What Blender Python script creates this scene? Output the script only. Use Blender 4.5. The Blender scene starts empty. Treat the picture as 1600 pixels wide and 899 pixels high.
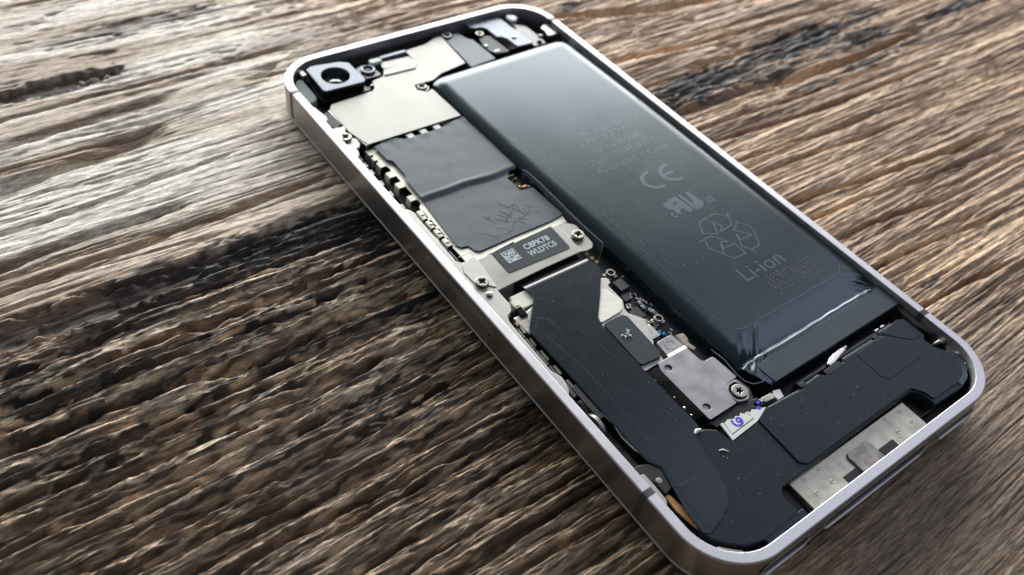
import bpy, bmesh, math, random
import numpy as np
from mathutils import Matrix, Vector, noise as mnoise
random.seed(7)
MM = 0.001
scene = bpy.context.scene
COL = scene.collection

# ------------------------------------------------------------------ camera
cd = bpy.data.cameras.new("camera")
cam = bpy.data.objects.new("camera", cd)
COL.objects.link(cam)
cd.sensor_width = 36.0
cd.sensor_fit = 'HORIZONTAL'
cd.lens = 1370.54 * 36.0 / 1600.0
cd.clip_start = 0.005
cd.clip_end = 20.0
right = Vector((0.801361, -0.5866, 0.117142))
up = Vector((0.365304, 0.634979, 0.680702))
back = Vector((-0.473682, -0.502695, 0.723134))
m = Matrix.Identity(4)
for i in range(3):
    m[i][0], m[i][1], m[i][2] = right[i], up[i], back[i]
m.translation = Vector((-82.4716, -70.9322, 96.4794)) * MM
cam.matrix_world = m
cd.dof.use_dof = True
cd.dof.focus_distance = 0.118
cd.dof.aperture_fstop = 29.0
scene.camera = cam

# ------------------------------------------------------------------ light
scene.view_settings.view_transform = 'Standard'
scene.view_settings.look = 'None'
scene.view_settings.exposure = 0.18
scene.cycles.use_denoising = True
scene.cycles.sample_clamp_indirect = 2.5
scene.view_settings.gamma = 1.0
world = bpy.data.worlds.new("World")
scene.world = world
world.use_nodes = True
wb = world.node_tree.nodes['Background']
wb.inputs[0].default_value = (0.80, 0.90, 1.0, 1)
wb.inputs[1].default_value = 0.15


def area(name, center, target, sx, sy, power, color):
    ld = bpy.data.lights.new(name, 'AREA')
    ld.shape = 'RECTANGLE'
    ld.size, ld.size_y = sx, sy
    ld.energy = power
    ld.color = color
    o = bpy.data.objects.new(name, ld)
    COL.objects.link(o)
    c = Vector(center)
    o.location = c
    d = (Vector(target) - c).normalized()
    o.rotation_euler = d.to_track_quat('-Z', 'Y').to_euler()
    return o


area("window_light", (0.55, 1.30, 0.46), (0, 0, 0), 2.3, 0.84, 57.0, (1.0, 0.985, 0.965))
area("skylight", (1.10, -0.08, 1.20), (0, 0, 0), 1.1, 1.1, 5.0, (0.80, 0.80, 1.0))

# ------------------------------------------------------------------ materials


def mat(name, base, rough=0.5, metal=0.0, spec=0.5, bump=0.0, bscale=2.0, stretch=(1, 1, 1),
        var=0.0, vscale=1.0, rvar=0.0, coat=0.0, scratch=0.0, detail=6.0, tint=(1, 1, 1)):
    """bscale / vscale are in cycles per millimetre."""
    mt = bpy.data.materials.new(name)
    mt.use_nodes = True
    nt = mt.node_tree
    N, L = nt.nodes, nt.links
    b = N['Principled BSDF']
    b.inputs['Base Color'].default_value = (*base, 1)
    b.inputs['Roughness'].default_value = rough
    b.inputs['Metallic'].default_value = metal
    b.inputs['Specular IOR Level'].default_value = spec
    b.inputs['Coat Weight'].default_value = coat
    b.inputs['Coat Roughness'].default_value = 0.15
    tc = N.new('ShaderNodeTexCoord')
    mp = N.new('ShaderNodeMapping')
    mp.inputs['Scale'].default_value = [1000 * s for s in stretch]
    L.new(tc.outputs['Object'], mp.inputs['Vector'])
    if var > 0 or rvar > 0:
        n1 = N.new('ShaderNodeTexNoise')
        n1.inputs['Scale'].default_value = vscale
        n1.inputs['Detail'].default_value = detail
        n1.inputs['Roughness'].default_value = 0.62
        L.new(mp.outputs[0], n1.inputs['Vector'])
        if var > 0:
            mx = N.new('ShaderNodeMix')
            mx.data_type = 'RGBA'
            mx.inputs[6].default_value = (*[c * (1 - var) for c in base], 1)
            mx.inputs[7].default_value = (*[min(1, c * (1 + var)) for c in base], 1)
            r = N.new('ShaderNodeMapRange')
            r.inputs[1].default_value = 0.3
            r.inputs[2].default_value = 0.7
            L.new(n1.outputs[0], r.inputs[0])
            L.new(r.outputs[0], mx.inputs[0])
            L.new(mx.outputs[2], b.inputs['Base Color'])
        if rvar > 0:
            r = N.new('ShaderNodeMapRange')
            r.inputs[1].default_value = 0.3
            r.inputs[2].default_value = 0.7
            r.inputs[3].default_value = max(0.02, rough - rvar)
            r.inputs[4].default_value = rough + rvar
            L.new(n1.outputs[0], r.inputs[0])
            L.new(r.outputs[0], b.inputs['Roughness'])
    b.inputs['Specular Tint'].default_value = (*tint, 1)
    prev = None
    if bump > 0:
        n2 = N.new('ShaderNodeTexNoise')
        n2.inputs['Scale'].default_value = bscale
        n2.inputs['Detail'].default_value = 5
        L.new(mp.outputs[0], n2.inputs['Vector'])
        bp = N.new('ShaderNodeBump')
        bp.inputs['Strength'].default_value = 1.0
        bp.inputs['Distance'].default_value = bump * MM
        L.new(n2.outputs[0], bp.inputs['Height'])
        prev = bp
    if scratch > 0:
        mp2 = N.new('ShaderNodeMapping')
        mp2.inputs['Scale'].default_value = (350, 2600, 1000)
        mp2.inputs['Rotation'].default_value = (0, 0, 0.7)
        L.new(tc.outputs['Object'], mp2.inputs['Vector'])
        n3 = N.new('ShaderNodeTexNoise')
        n3.inputs['Scale'].default_value = 1.0
        n3.inputs['Detail'].default_value = 8
        n3.inputs['Roughness'].default_value = 0.7
        L.new(mp2.outputs[0], n3.inputs['Vector'])
        bp2 = N.new('ShaderNodeBump')
        bp2.inputs['Strength'].default_value = 1.0
        bp2.inputs['Distance'].default_value = scratch * MM
        L.new(n3.outputs[0], bp2.inputs['Height'])
        if prev:
            L.new(prev.outputs[0], bp2.inputs['Normal'])
        prev = bp2
    if prev:
        L.new(prev.outputs[0], b.inputs['Normal'])
    return mt


M = {}
M['steel'] = mat('stainless_steel', (0.53, 0.53, 0.545), 0.47, 1.0, bump=0.0015, bscale=4, var=0.05, vscale=0.3, rvar=0.05)
M['ledge'] = mat('blasted_steel', (0.36, 0.355, 0.335), 0.50, 1.0, bump=0.004, bscale=7, var=0.06, vscale=1.5)
M['side'] = mat('satin_steel_side', (0.40, 0.39, 0.38), 0.40, 1.0, bump=0.0008, bscale=1.2, stretch=(1, .25, 3), var=0.05, vscale=0.2)
M['nickel'] = mat('nickel_shield', (0.255, 0.255, 0.238), 0.47, 1.0, bump=0.001, bscale=5, var=0.10, vscale=0.25, rvar=0.07)
M['nickel_bright'] = mat('bright_nickel', (0.45, 0.435, 0.39), 0.36, 1.0, bump=0.003, bscale=3, var=0.08, vscale=1.5, rvar=0.08)
M['plate'] = mat('dull_steel_plate', (0.30, 0.298, 0.295), 0.38, 1.0, bump=0.003, bscale=4, var=0.14, vscale=0.35, rvar=0.07, scratch=0.006)
M['tarnish'] = mat('tarnished_metal', (0.42, 0.41, 0.34), 0.46, 0.9, bump=0.008, bscale=2, var=0.38, vscale=0.45, rvar=0.1)
M['tarnish_dark'] = mat('tarnished_bracket', (0.25, 0.235, 0.215), 0.55, 0.8, bump=0.01, bscale=4, var=0.40, vscale=0.9)
M['screw'] = mat('screw_metal', (0.34, 0.325, 0.285), 0.38, 1.0, bump=0.01, bscale=6, var=0.15, vscale=3)
M['battery'] = mat('black_pouch', (0.009, 0.015, 0.018), 0.25, 0, 0.75, bump=0.0012, bscale=2.2, var=0.10, vscale=0.12, rvar=0.015, tint=(.66, .86, 1))
M['battery_film'] = mat('black_label_film', (0.021, 0.027, 0.033), 0.36, 0, 0.55, bump=0.005, bscale=1.6, var=0.16, vscale=0.4, rvar=0.05)
M['tail'] = mat('battery_tail_tape', (0.028, 0.038, 0.045), 0.42, 0, 0.5, bump=0.004, bscale=3, var=0.1, vscale=0.5, tint=(.78, .92, .98))
M['film'] = mat('blue_black_insulation', (0.024, 0.031, 0.040), 0.50, 0, 0.7, bump=0.003, bscale=1.4, var=0.22, vscale=0.4, rvar=0.05, scratch=0.0015, tint=(.78, .92, .98))
M['ribbon'] = mat('ribbon_black', (0.006, 0.009, 0.013), 0.27, 0, 0.42, bump=0.003, bscale=2, var=0.08, vscale=0.3, rvar=0.015, scratch=0.0012, tint=(.78, .92, .98))
M['plastic'] = mat('black_plastic', (0.007, 0.010, 0.015), 0.36, 0, 0.28, bump=0.005, bscale=6, var=0.10, vscale=0.4, rvar=0.03, tint=(.78, .92, .98))
M['dark'] = mat('interior_black', (0.006, 0.007, 0.008), 0.5, 0, 0.4, bump=0.02, bscale=2)
M['darkgloss'] = mat('glossy_black', (0.008, 0.009, 0.010), 0.16, 0, 0.5, bump=0.01, bscale=2)
M['foam'] = mat('black_foam', (0.034, 0.042, 0.050), 0.70, 0, 0.3, bump=0.02, bscale=9, var=0.12, vscale=2, tint=(.78, .92, .98))
M['sticker_black'] = mat('label_black', (0.014, 0.018, 0.022), 0.50, 0, 0.3, bump=0.003, bscale=6, var=0.08, vscale=2, tint=(.78, .92, .98))
M['print'] = mat('pale_blue_print', (0.50, 0.62, 0.66), 0.6, 0, 0.3)
M['bprint'] = mat('faint_grey_print', (0.060, 0.082, 0.095), 0.26, 0, 1.0, tint=(.7, .9, 1))
M['bprint_line'] = mat('faint_grey_line', (0.085, 0.105, 0.12), 0.26, 0, 1.0, tint=(.7, .9, 1))
M['cream'] = mat('cream_adhesive', (0.88, 0.87, 0.76), 0.75, 0, 0.3, bump=0.05, bscale=1.2, var=0.06, vscale=1.5)
M['white'] = mat('white_plastic', (0.78, 0.80, 0.78), 0.5, 0, 0.4, bump=0.01, bscale=3)
M['paper'] = mat('white_paper', (0.74, 0.76, 0.73), 0.8, 0, 0.2, bump=0.01, bscale=5)
M['ink'] = mat('violet_ink', (0.09, 0.06, 0.62), 0.6, 0, 0.3)
M['greyline'] = mat('dark_line', (0.03, 0.03, 0.03), 0.6)
M['pcb'] = mat('black_circuit_board', (0.008, 0.010, 0.012), 0.32, 0, 0.5, bump=0.012, bscale=4)
M['chip'] = mat('chip_body', (0.016, 0.018, 0.021), 0.45, 0, 0.5, bump=0.004, bscale=8)
M['solder'] = mat('solder', (0.75, 0.74, 0.70), 0.25, 1.0, bump=0.02, bscale=4)
M['gold'] = mat('gold_pad', (0.80, 0.55, 0.26), 0.3, 1.0)
M['copper'] = mat('copper_flex', (0.38, 0.20, 0.085), 0.5, 0.35, bump=0.01, bscale=3, var=0.25, vscale=1.2)
M['blue'] = mat('blue_component', (0.02, 0.28, 0.62), 0.35)
M['pad'] = mat('grey_green_foam', (0.22, 0.27, 0.26), 0.8, bump=0.02, bscale=4)
M['rubber'] = mat('dark_rubber_flap', (0.05, 0.052, 0.05), 0.6, bump=0.015, bscale=5, var=0.15, vscale=1)
M['fence'] = mat('tinned_fence', (0.60, 0.60, 0.52), 0.55, 0.75, bump=0.003, bscale=4, var=0.08, vscale=1)
M['lip'] = mat('lit_lip_tone', (0.75, 0.74, 0.78), 0.5, 0.8)  # paler than the band: light on the port lips put into the colour
M['glass'] = mat('black_glass', (0.01, 0.01, 0.012), 0.06)
M['greyplate'] = mat('blue_grey_tape', (0.12, 0.14, 0.165), 0.42, 0, 0.5, bump=0.005, bscale=3, var=0.05, vscale=0.8, tint=(.78, .92, .98))
M['bracket'] = mat('pale_bracket', (0.20, 0.23, 0.26), 0.42, 0.6, bump=0.006, bscale=3, var=0.08)
M['camface'] = mat('camera_housing_silver', (0.15, 0.17, 0.195), 0.42, 0.85, bump=0.005, bscale=3)
M['lens'] = mat('lens_glass', (0.010, 0.014, 0.022), 0.06, 0, 0.8, coat=1.0)
M['lint'] = mat('white_lint', (0.75, 0.77, 0.78), 0.9)
M['gasket'] = mat('tan_gasket', (0.33, 0.28, 0.22), 0.85, bump=0.08, bscale=3, var=0.3, vscale=2)
M['break'] = mat('grey_band_insert', (0.055, 0.055, 0.06), 0.45, 0, 0.4, bump=0.003, bscale=6)
clear = mat('clear_film', (0.5, 0.55, 0.55), 0.12, 0, 0.5, bump=0.01, bscale=1.0)
clear.node_tree.nodes['Principled BSDF'].inputs['Alpha'].default_value = 0.16
M['clear'] = clear

# ------------------------------------------------------------------ mesh helpers


def link(name, me, material=None, parent=None, smooth=None, loc=(0, 0, 0)):
    o = bpy.data.objects.new(name, me)
    COL.objects.link(o)
    if material is not None:
        if isinstance(material, (list, tuple)):
            for x in material:
                me.materials.append(x)
        else:
            me.materials.append(material)
    if parent is not None:
        o.parent = parent
    o.location = loc
    if smooth is not None and hasattr(me, 'shade_smooth') and smooth > 0:
        me.shade_smooth()
        if smooth < 180:
            me.set_sharp_from_angle(angle=math.radians(smooth))
    return o


def roundp(poly, r, seg=4):
    """fillet the corners of a polygon; r is one radius or a list of them"""
    out = []
    n = len(poly)
    for i in range(n):
        p0, p1, p2 = Vector(poly[i - 1]), Vector(poly[i]), Vector(poly[(i + 1) % n])
        ri = r[i] if isinstance(r, (list, tuple)) else r
        a, b = (p0 - p1), (p2 - p1)
        la, lb = a.length, b.length
        if ri <= 0 or la < 1e-6 or lb < 1e-6:
            out.append(tuple(p1))
            continue
        a /= la
        b /= lb
        ang = math.acos(max(-1, min(1, a.dot(b))))
        if ang > 3.0:
            out.append(tuple(p1))
            continue
        t = min(ri / math.tan(ang / 2), la * 0.46, lb * 0.46)
        s, e = p1 + a * t, p1 + b * t
        for k in range(seg + 1):
            u = k / seg
            q = s * (1 - u) ** 2 + p1 * 2 * u * (1 - u) + e * u * u
            out.append(tuple(q))
    return out


def rect(x0, y0, x1, y1):
    return [(x0, y0), (x1, y0), (x1, y1), (x0, y1)]


def circle(cx, cy, r, n=24, ry=None, rot=0):
    ry = ry or r
    c, s = math.cos(rot), math.sin(rot)
    return [(cx + r * math.cos(t) * c - ry * math.sin(t) * s, cy + r * math.cos(t) * s + ry * math.sin(t) * c)
            for t in [2 * math.pi * k / n for k in range(n)]]


def sarea(p):
    return sum(p[i - 1][0] * p[i][1] - p[i][0] * p[i - 1][1] for i in range(len(p))) / 2


def slab_mesh(name, polys, z0, z1, bev=0.06, res=1):
    """extruded flat shape with bevelled edges; further polygons are holes or islands"""
    cu = bpy.data.curves.new(name, 'CURVE')
    cu.dimensions = '2D'
    cu.fill_mode = 'BOTH'
    h = (z1 - z0) / 2
    bev = min(bev, h * 0.9)
    cu.extrude = (h - bev) * MM
    cu.bevel_depth = bev * MM
    cu.offset = -bev * MM
    cu.bevel_resolution = res
    for k, p in enumerate(polys):
        if (sarea(p) < 0) == (k == 0):
            p = list(reversed(p))
        s = cu.splines.new('POLY')
        s.points.add(len(p) - 1)
        for q, v in zip(s.points, p):
            q.co = (v[0] * MM, v[1] * MM, 0, 1)
        s.use_cyclic_u = True
    t = bpy.data.objects.new(name, cu)
    COL.objects.link(t)
    dg = bpy.context.evaluated_depsgraph_get()
    me = bpy.data.meshes.new_from_object(t.evaluated_get(dg))
    bpy.data.objects.remove(t)
    bpy.data.curves.remove(cu)
    me.transform(Matrix.Translation((0, 0, (z0 + z1) / 2 * MM)))
    me.materials.clear()
    return me


def slab(name, poly, z0, z1, material, parent, r=0.0, bev=0.06, holes=(), smooth=30):
    p = roundp(poly, r) if r else poly
    me = slab_mesh(name, [p] + list(holes), z0, z1, bev)
    return link(name, me, material, parent, smooth)


def box(name, x0, y0, z0, x1, y1, z1, material, parent, bev=0.05, r=0.0):
    return slab(name, rect(x0, y0, x1, y1), z0, z1, material, parent, r=r, bev=bev)


def pydata(name, v, f, material, parent, smooth=40):
    me = bpy.data.meshes.new(name)
    me.from_pydata([tuple(c * MM for c in p) for p in v], [], f)
    bm = bmesh.new()
    bm.from_mesh(me)
    bmesh.ops.recalc_face_normals(bm, faces=bm.faces)
    bm.to_mesh(me)
    bm.free()
    return link(name, me, material, parent, smooth)


def lathe(name, prof, cx, cy, material, parent, n=28, smooth=35):
    """profile of (r, z)"""
    v, f = [], []
    for r, z in prof:
        for k in range(n):
            t = 2 * math.pi * k / n
            v.append((cx + r * math.cos(t), cy + r * math.sin(t), z))
    for j in range(len(prof) - 1):
        for k in range(n):
            a, b = j * n + k, j * n + (k + 1) % n
            f.append((a, b, b + n, a + n))
    f.append(tuple(range(len(v) - n, len(v))))
    return pydata(name, v, f, material, parent, smooth)


def tube(name, pts, rad, material, parent, n=8, flat=1.0, smooth=60):
    """round bar along a polyline"""
    P = [Vector(p) for p in pts]
    v, f = [], []
    for i, p in enumerate(P):
        d = (P[min(i + 1, len(P) - 1)] - P[max(i - 1, 0)]).normalized()
        s = d.cross(Vector((0, 0, 1)))
        if s.length < 1e-4:
            s = Vector((1, 0, 0))
        s.normalize()
        w = s.cross(d).normalized()
        r = rad[i] if isinstance(rad, (list, tuple)) else rad
        for k in range(n):
            t = 2 * math.pi * k / n
            v.append(tuple(p + s * r * math.cos(t) + w * r * flat * math.sin(t)))
    for i in range(len(P) - 1):
        for k in range(n):
            a, b = i * n + k, i * n + (k + 1) % n
            f.append((a, b, b + n, a + n))
    f.append(tuple(range(n)))
    f.append(tuple(range(len(v) - n, len(v))))
    return pydata(name, v, f, material, parent, smooth)


def strip_poly(pts, w):
    """outline of a flat line of width w along pts"""
    P = [Vector(p) for p in pts]
    L, R = [], []
    for i, p in enumerate(P):
        d1 = (p - P[i - 1]).normalized() if i else (P[1] - p).normalized()
        d2 = (P[i + 1] - p).normalized() if i < len(P) - 1 else d1
        d = (d1 + d2)
        d = d.normalized() if d.length > 1e-3 else d2
        nrm = Vector((-d.y, d.x))
        k = 1.0 / max(0.5, abs(nrm.dot(Vector((-d2.y, d2.x)))))
        L.append(tuple(p + nrm * w / 2 * k))
        R.append(tuple(p - nrm * w / 2 * k))
    return L + R[::-1]


def ribbon_line(name, pts, w, z, material, parent, closed=False, thick=0.02):
    """thin raised line made of short quads (flat print, seams)"""
    v, f = [], []
    P = [Vector(p[:2]) for p in pts]
    n = len(P)
    for i, p in enumerate(P):
        a = P[i - 1] if (i or closed) else p
        b = P[(i + 1) % n] if (i < n - 1 or closed) else p
        d = b - a
        d = d.normalized() if d.length > 1e-6 else Vector((1, 0))
        nr = Vector((-d.y, d.x)) * w / 2
        zz = pts[i][2] if len(pts[i]) > 2 else z
        v += [(*(p + nr), zz), (*(p - nr), zz), (*(p + nr), zz - thick), (*(p - nr), zz - thick)]
    m_ = n if closed else n - 1
    for i in range(m_):
        a, b = 4 * i, 4 * ((i + 1) % n)
        f += [(a, a + 1, b + 1, b), (a + 1, a + 3, b + 3, b + 1), (a + 2, a, b, b + 2), (a + 3, a + 2, b + 2, b + 3)]
    if not closed:
        e = 4 * (n - 1)
        f += [(0, 2, 3, 1), (e, e + 1, e + 3, e + 2)]
    return pydata(name, v, f, material, parent, 0)


def multi_line(name, lines, w, z, material, parent):
    """several line strokes of one printed mark joined into one part"""
    v, f = [], []
    for pts in lines:
        for i in range(len(pts) - 1):
            a, b = Vector(pts[i]), Vector(pts[i + 1])
            d = (b - a).normalized()
            nr = Vector((-d.y, d.x)) * w / 2
            a2, b2 = a - d * w * 0.35, b + d * w * 0.35
            k = len(v)
            zz = z + 0.0006 * i
            for q in (a2 + nr, a2 - nr, b2 - nr, b2 + nr):
                v.append((*q, zz))
            f.append((k, k + 1, k + 2, k + 3))
    return pydata(name, v, f, material, parent, 0)


def text(name, body, x0, y0, width, material, parent, z, height=None, weight=0.0):
    cu = bpy.data.curves.new(name, 'FONT')
    cu.body = body
    cu.size = 1.0 * MM
    cu.offset = weight * MM
    cu.resolution_u = 3
    t = bpy.data.objects.new(name, cu)
    COL.objects.link(t)
    dg = bpy.context.evaluated_depsgraph_get()
    me = bpy.data.meshes.new_from_object(t.evaluated_get(dg))
    bpy.data.objects.remove(t)
    xs = [v.co.x for v in me.vertices]
    ys = [v.co.y for v in me.vertices]
    sx = width * MM / (max(xs) - min(xs))
    sy = sx if height is None else height * MM / (max(ys) - min(ys))
    me.transform(Matrix.Translation((x0 * MM, y0 * MM, z * MM)) @ Matrix.Diagonal((sx, sy, 1, 1)) @ Matrix.Translation((-min(xs), 0, 0)))
    me.materials.clear()
    return link(name, me, material, parent)


def screw(x, y, z, r, parent, rot=0.4, star=False, mtl=None, hgt=0.35, name='screw'):
    """pan head screw with a real sunk recess"""
    if star:
        hole = []
        for k in range(30):
            t = 2 * math.pi * k / 30
            rr_ = r * (0.36 + 0.12 * math.cos(5 * t))
            hole.append((x + rr_ * math.cos(t + rot), y + rr_ * math.sin(t + rot)))
    else:
        a, b = r * 0.60, r * 0.16
        base = [(a, -b), (a, b), (b * 1.5, b * 1.5), (b, a), (-b, a), (-b * 1.5, b * 1.5), (-a, b), (-a, -b), (-b * 1.5, -b * 1.5), (-b, -a), (b, -a), (b * 1.5, -b * 1.5)]
        c, s = math.cos(rot), math.sin(rot)
        hole = [(x + p[0] * c - p[1] * s, y + p[0] * s + p[1] * c) for p in base]
    me = slab_mesh(name, [circle(x, y, r, 36), hole], z, z + hgt, 0.12, 3)
    o = link(name, me, mtl or M['screw'], parent, 50)
    slab('recess_floor', circle(x, y, r * 0.72, 20), z, z + hgt * 0.30, M['dark'], o, bev=0.01)
    return o


def heightfield(name, xs, ys, zf, material, parent, skirt_z=None, smooth=True):
    nx, ny = len(xs), len(ys)
    X, Y = np.meshgrid(xs, ys)
    Z = zf(X, Y)
    if skirt_z is not None:
        xs2 = np.concatenate([[xs[0]], xs, [xs[-1]]])
        ys2 = np.concatenate([[ys[0]], ys, [ys[-1]]])
        X, Y = np.meshgrid(xs2, ys2)
        Zp = np.full(X.shape, float(skirt_z))
        Zp[1:-1, 1:-1] = Z
        Z = Zp
        nx, ny = nx + 2, ny + 2
    co = np.stack([X, Y, Z], -1).reshape(-1, 3) * MM
    idx = np.arange(nx * ny).reshape(ny, nx)
    q = np.stack([idx[:-1, :-1], idx[:-1, 1:], idx[1:, 1:], idx[1:, :-1]], -1).reshape(-1, 4)
    me = bpy.data.meshes.new(name)
    me.vertices.add(len(co))
    me.vertices.foreach_set('co', co.ravel())
    me.loops.add(q.size)
    me.loops.foreach_set('vertex_index', q.ravel().astype(np.int32))
    me.polygons.add(len(q))
    me.polygons.foreach_set('loop_start', np.arange(0, q.size, 4, dtype=np.int32))
    me.update(calc_edges=True)
    if smooth:
        me.polygons.foreach_set('use_smooth', np.ones(len(q), dtype=bool))
    if skirt_z is not None:
        me.set_sharp_from_angle(angle=math.radians(60))
    return link(name, me, material, parent)


# ------------------------------------------------------------------ numpy noise
_rs = np.random.RandomState(11)
_G = _rs.rand(24, 256, 256) * 2 * np.pi
_GX, _GY = np.cos(_G), np.sin(_G)


def pn(x, y, s):
    """gradient noise, about -0.7 .. 0.7"""
    gx, gy = _GX[s % 24], _GY[s % 24]
    x = x + 17.3 * s
    y = y + 9.7 * s
    xi, yi = np.floor(x).astype(int), np.floor(y).astype(int)
    fx, fy = x - xi, y - yi
    u = fx * fx * fx * (fx * (fx * 6 - 15) + 10)
    v = fy * fy * fy * (fy * (fy * 6 - 15) + 10)
    x0, x1, y0, y1 = xi & 255, (xi + 1) & 255, yi & 255, (yi + 1) & 255
    a = gx[y0, x0] * fx + gy[y0, x0] * fy
    b = gx[y0, x1] * (fx - 1) + gy[y0, x1] * fy
    c = gx[y1, x0] * fx + gy[y1, x0] * (fy - 1)
    d = gx[y1, x1] * (fx - 1) + gy[y1, x1] * (fy - 1)
    return (a + (b - a) * u) * (1 - v) + (c + (d - c) * u) * v


def sst(a, b, x):
    t = np.clip((x - a) / (b - a), 0, 1)
    return t * t * (3 - 2 * t)


# ------------------------------------------------------------------ weathered wooden table top
CRACKS = [  # (points along the grain, width, depth)
    ([(-110, -16.8), (-84, -16.2), (-66, -17.4), (-48, -17.0)], 0.5, 1.6),
    ([(-100, -23.6), (-78, -22.8), (-60, -22.4), (-30, -23.4)], 0.45, 1.6),
    ([(-95, -4.4), (-72, -4.0), (-52, -4.8), (-30, -3.8)], 0.5, 1.7),
    ([(-95, 1.6), (-76, 0.9), (-60, 1.2), (-42, 2.0), (-29, 1.4)], 0.45, 1.6),
    ([(-95, 9.6), (-74, 10.4), (-56, 9.3), (-30, 9.8)], 0.5, 1.6),
    ([(-90, -9.6), (-70, -10.2), (-50, -9.2), (-31, -9.0)], 0.45, 1.5),
    ([(-70, -33.6), (-48, -33.0), (-27, -34.0)], 0.4, 1.4),
    ([(-60, -41.0), (-40, -40.4), (-22, -41.6)], 0.4, 1.4),
    ([(-60, -48.0), (-38, -48.8), (-15, -49.6)], 0.45, 1.4),
    ([(-45, -54.0), (-20, -55.6), (0, -58)], 0.4, 1.2),
    ([(-100, 62), (-70, 64.5), (-40, 66)], 0.7, 1.0),
    ([(-90, 70), (-55, 71.5), (-15, 71)], 0.5, 0.9),
    ([(-95, 43), (-70, 44.0), (-40, 46)], 0.5, 0.9),
    ([(-90, 31), (-60, 32.5), (-29, 33)], 0.5, 1.1),
    ([(30, 13.5), (60, 11.5), (100, 9.5)], 0.4, 1.0),
    ([(29, 3.2), (60, 0.4), (105, -2.5)], 0.35, 1.0),
    ([(30, -15.0), (60, -18.4), (95, -22)], 0.4, 1.0),
    ([(30, -29.0), (60, -32.0), (80, -34)], 0.4, 1.0),
    ([(28, 28.5), (60, 29.0), (100, 29.5)], 0.5, 1.2),
    ([(-110, 48), (-76, 53.4), (-60, 55.5), (-47, 57.4)], 1.6, 1.2),
    ([(-110, 36.0), (-80.7, 36.9), (-68.9, 37.8), (-50, 37.5)], 0.7, 1.0),
    ([(-120, 11.5), (-87, 12.4), (-76, 13.8), (-62, 13.5), (-30, 13.2)], 0.55, 2.0),
    ([(-110, 16.2), (-86, 17.4), (-66, 19.9), (-32, 18.1)], 0.45, 1.4),
    ([(-110, 7.2), (-89, 6.7), (-69.5, 6.2), (-57, 3.9), (-30, 5.3)], 0.75, 2.2),
    ([(-120, -12.8), (-88, -13.4), (-73, -13.4), (-55, -14.3), (-30, -12.2)], 0.55, 1.8),
    ([(-120, -1.5), (-91, -1.1), (-80, -1.8), (-68, -0.6), (-50, -1.0)], 0.55, 1.8),
    ([(-75, -37.5), (-52.3, -36.5), (-22.3, -37.0), (-5, -38)], 0.5, 1.7),
    ([(-80, -31), (-53.5, -30.0), (-25.8, -27.8)], 0.35, 1.2),
    ([(-64.6, -24.2), (-41.8, -24.8), (-25, -24.0)], 0.4, 1.3),
    ([(-100, -6.8), (-70, -7.6), (-50, -6.9)], 0.4, 1.3),
    ([(-100, -19.0), (-75, -19.8), (-52, -19.2), (-34, -20.2)], 0.45, 1.6),
    ([(-70, -44), (-45, -43.2), (-25, -45)], 0.45, 1.4),
    ([(-90, 24.5), (-62, 26.0), (-40, 25.0), (-28, 26.5)], 0.5, 1.2),
    ([(29, 20.6), (45, 19.0), (63.4, 17.3), (89.3, 15.5), (120, 16)], 0.8, 2.2),
    ([(36, 9.2), (55, 7.4), (70.8, 6.0), (111.5, 4.9)], 0.45, 1.4),
    ([(28, -9.0), (40, -11.5), (54.9, -13.3), (80, -16.5), (105, -18.9)], 0.45, 1.5),
    ([(30, -39), (39.6, -40), (65.3, -42.5)], 0.4, 1.2),
    ([(27, -21), (54, -23), (70, -25.8)], 0.45, 1.2),
    ([(28, -1.5), (50, -3.0), (90, -6.5)], 0.35, 1.0),
    ([(34, 60), (60, 52), (100, 46)], 0.8, 1.3),
    ([(32, 40), (60, 36), (110, 33)], 0.6, 1.2),
]
DARKSPOTS = [(-38, 22.5, 15, 3.8, 1.0), (-60, 20.0, 16, 1.5, 0.9), (-29, 18, 8, 5, 0.9),   # (x, y, rx, ry, strength) weathered black stains
    (52, 24.5, 19, 4.2, 1.0), (84, 26.0, 17, 4.4, 1.0), (100, 20.5, 12, 2.4, 0.9), (70, 20.0, 10, 1.8, 0.8), (36, 22.5, 7, 2.0, 0.8), (108, 27, 10, 2.2, 0.8),
    (72, 11.8, 9, 1.5, 0.7), (92, 12.6, 10, 1.6, 0.75), (44, 61.0, 3.2, 1.6, 1.0), (138, 19, 14, 2.4, 0.9), (112, 13.5, 8, 1.2, 0.6),
    (-42, 91, 17, 2.0, 0.75), (-60, 77.4, 14, 2.6, 0.45), (-64, 26, 7, 1.4, 0.8), (-50, 24, 16, 3.2, 0.9),
    (-36, 22, 10, 4.5, 0.9), (-72, 23.3, 12, 0.8, 0.8), (45, -37.5, 4, 0.6, 0.8), (36, -34.6, 5, 0.7, 0.8), (39, -30.5, 4.5, 0.6, 0.8),
    (-68, 37.3, 22, 0.7, 0.6), (-20, 74, 16, 1.6, 0.4),
]
TANSPOTS = [(-77.0, 3.2, 3.2, 0.8, 1.0), (-73.4, 3.6, 1.6, 0.8, 1.0), (-69.6, -1.9, 4.2, 0.9, 1.0), (-72.8, -3.0, 2.6, 0.6, .8), (-60.5, 1.6, 4, 0.5, .7),
            (-79, 20.0, 5, 1.1, .5), (-93, -3, 3, 2, .6), (-47, -2.4, 8, 1.0, .6), (-33, -5.0, 5, 1.3, .7), (-38, -9.0, 7, 1.0, .5),
            (-31.5, -12.0, 5, 1.6, .7), (-34, -17.5, 6, 1.6, .7), (-80, -9, 8, 1.2, .5), (-29, -30, 9, 2.5, .45), (-20, -50, 18, 4, .45), (-35, -41, 14, 2, .4)]
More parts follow.
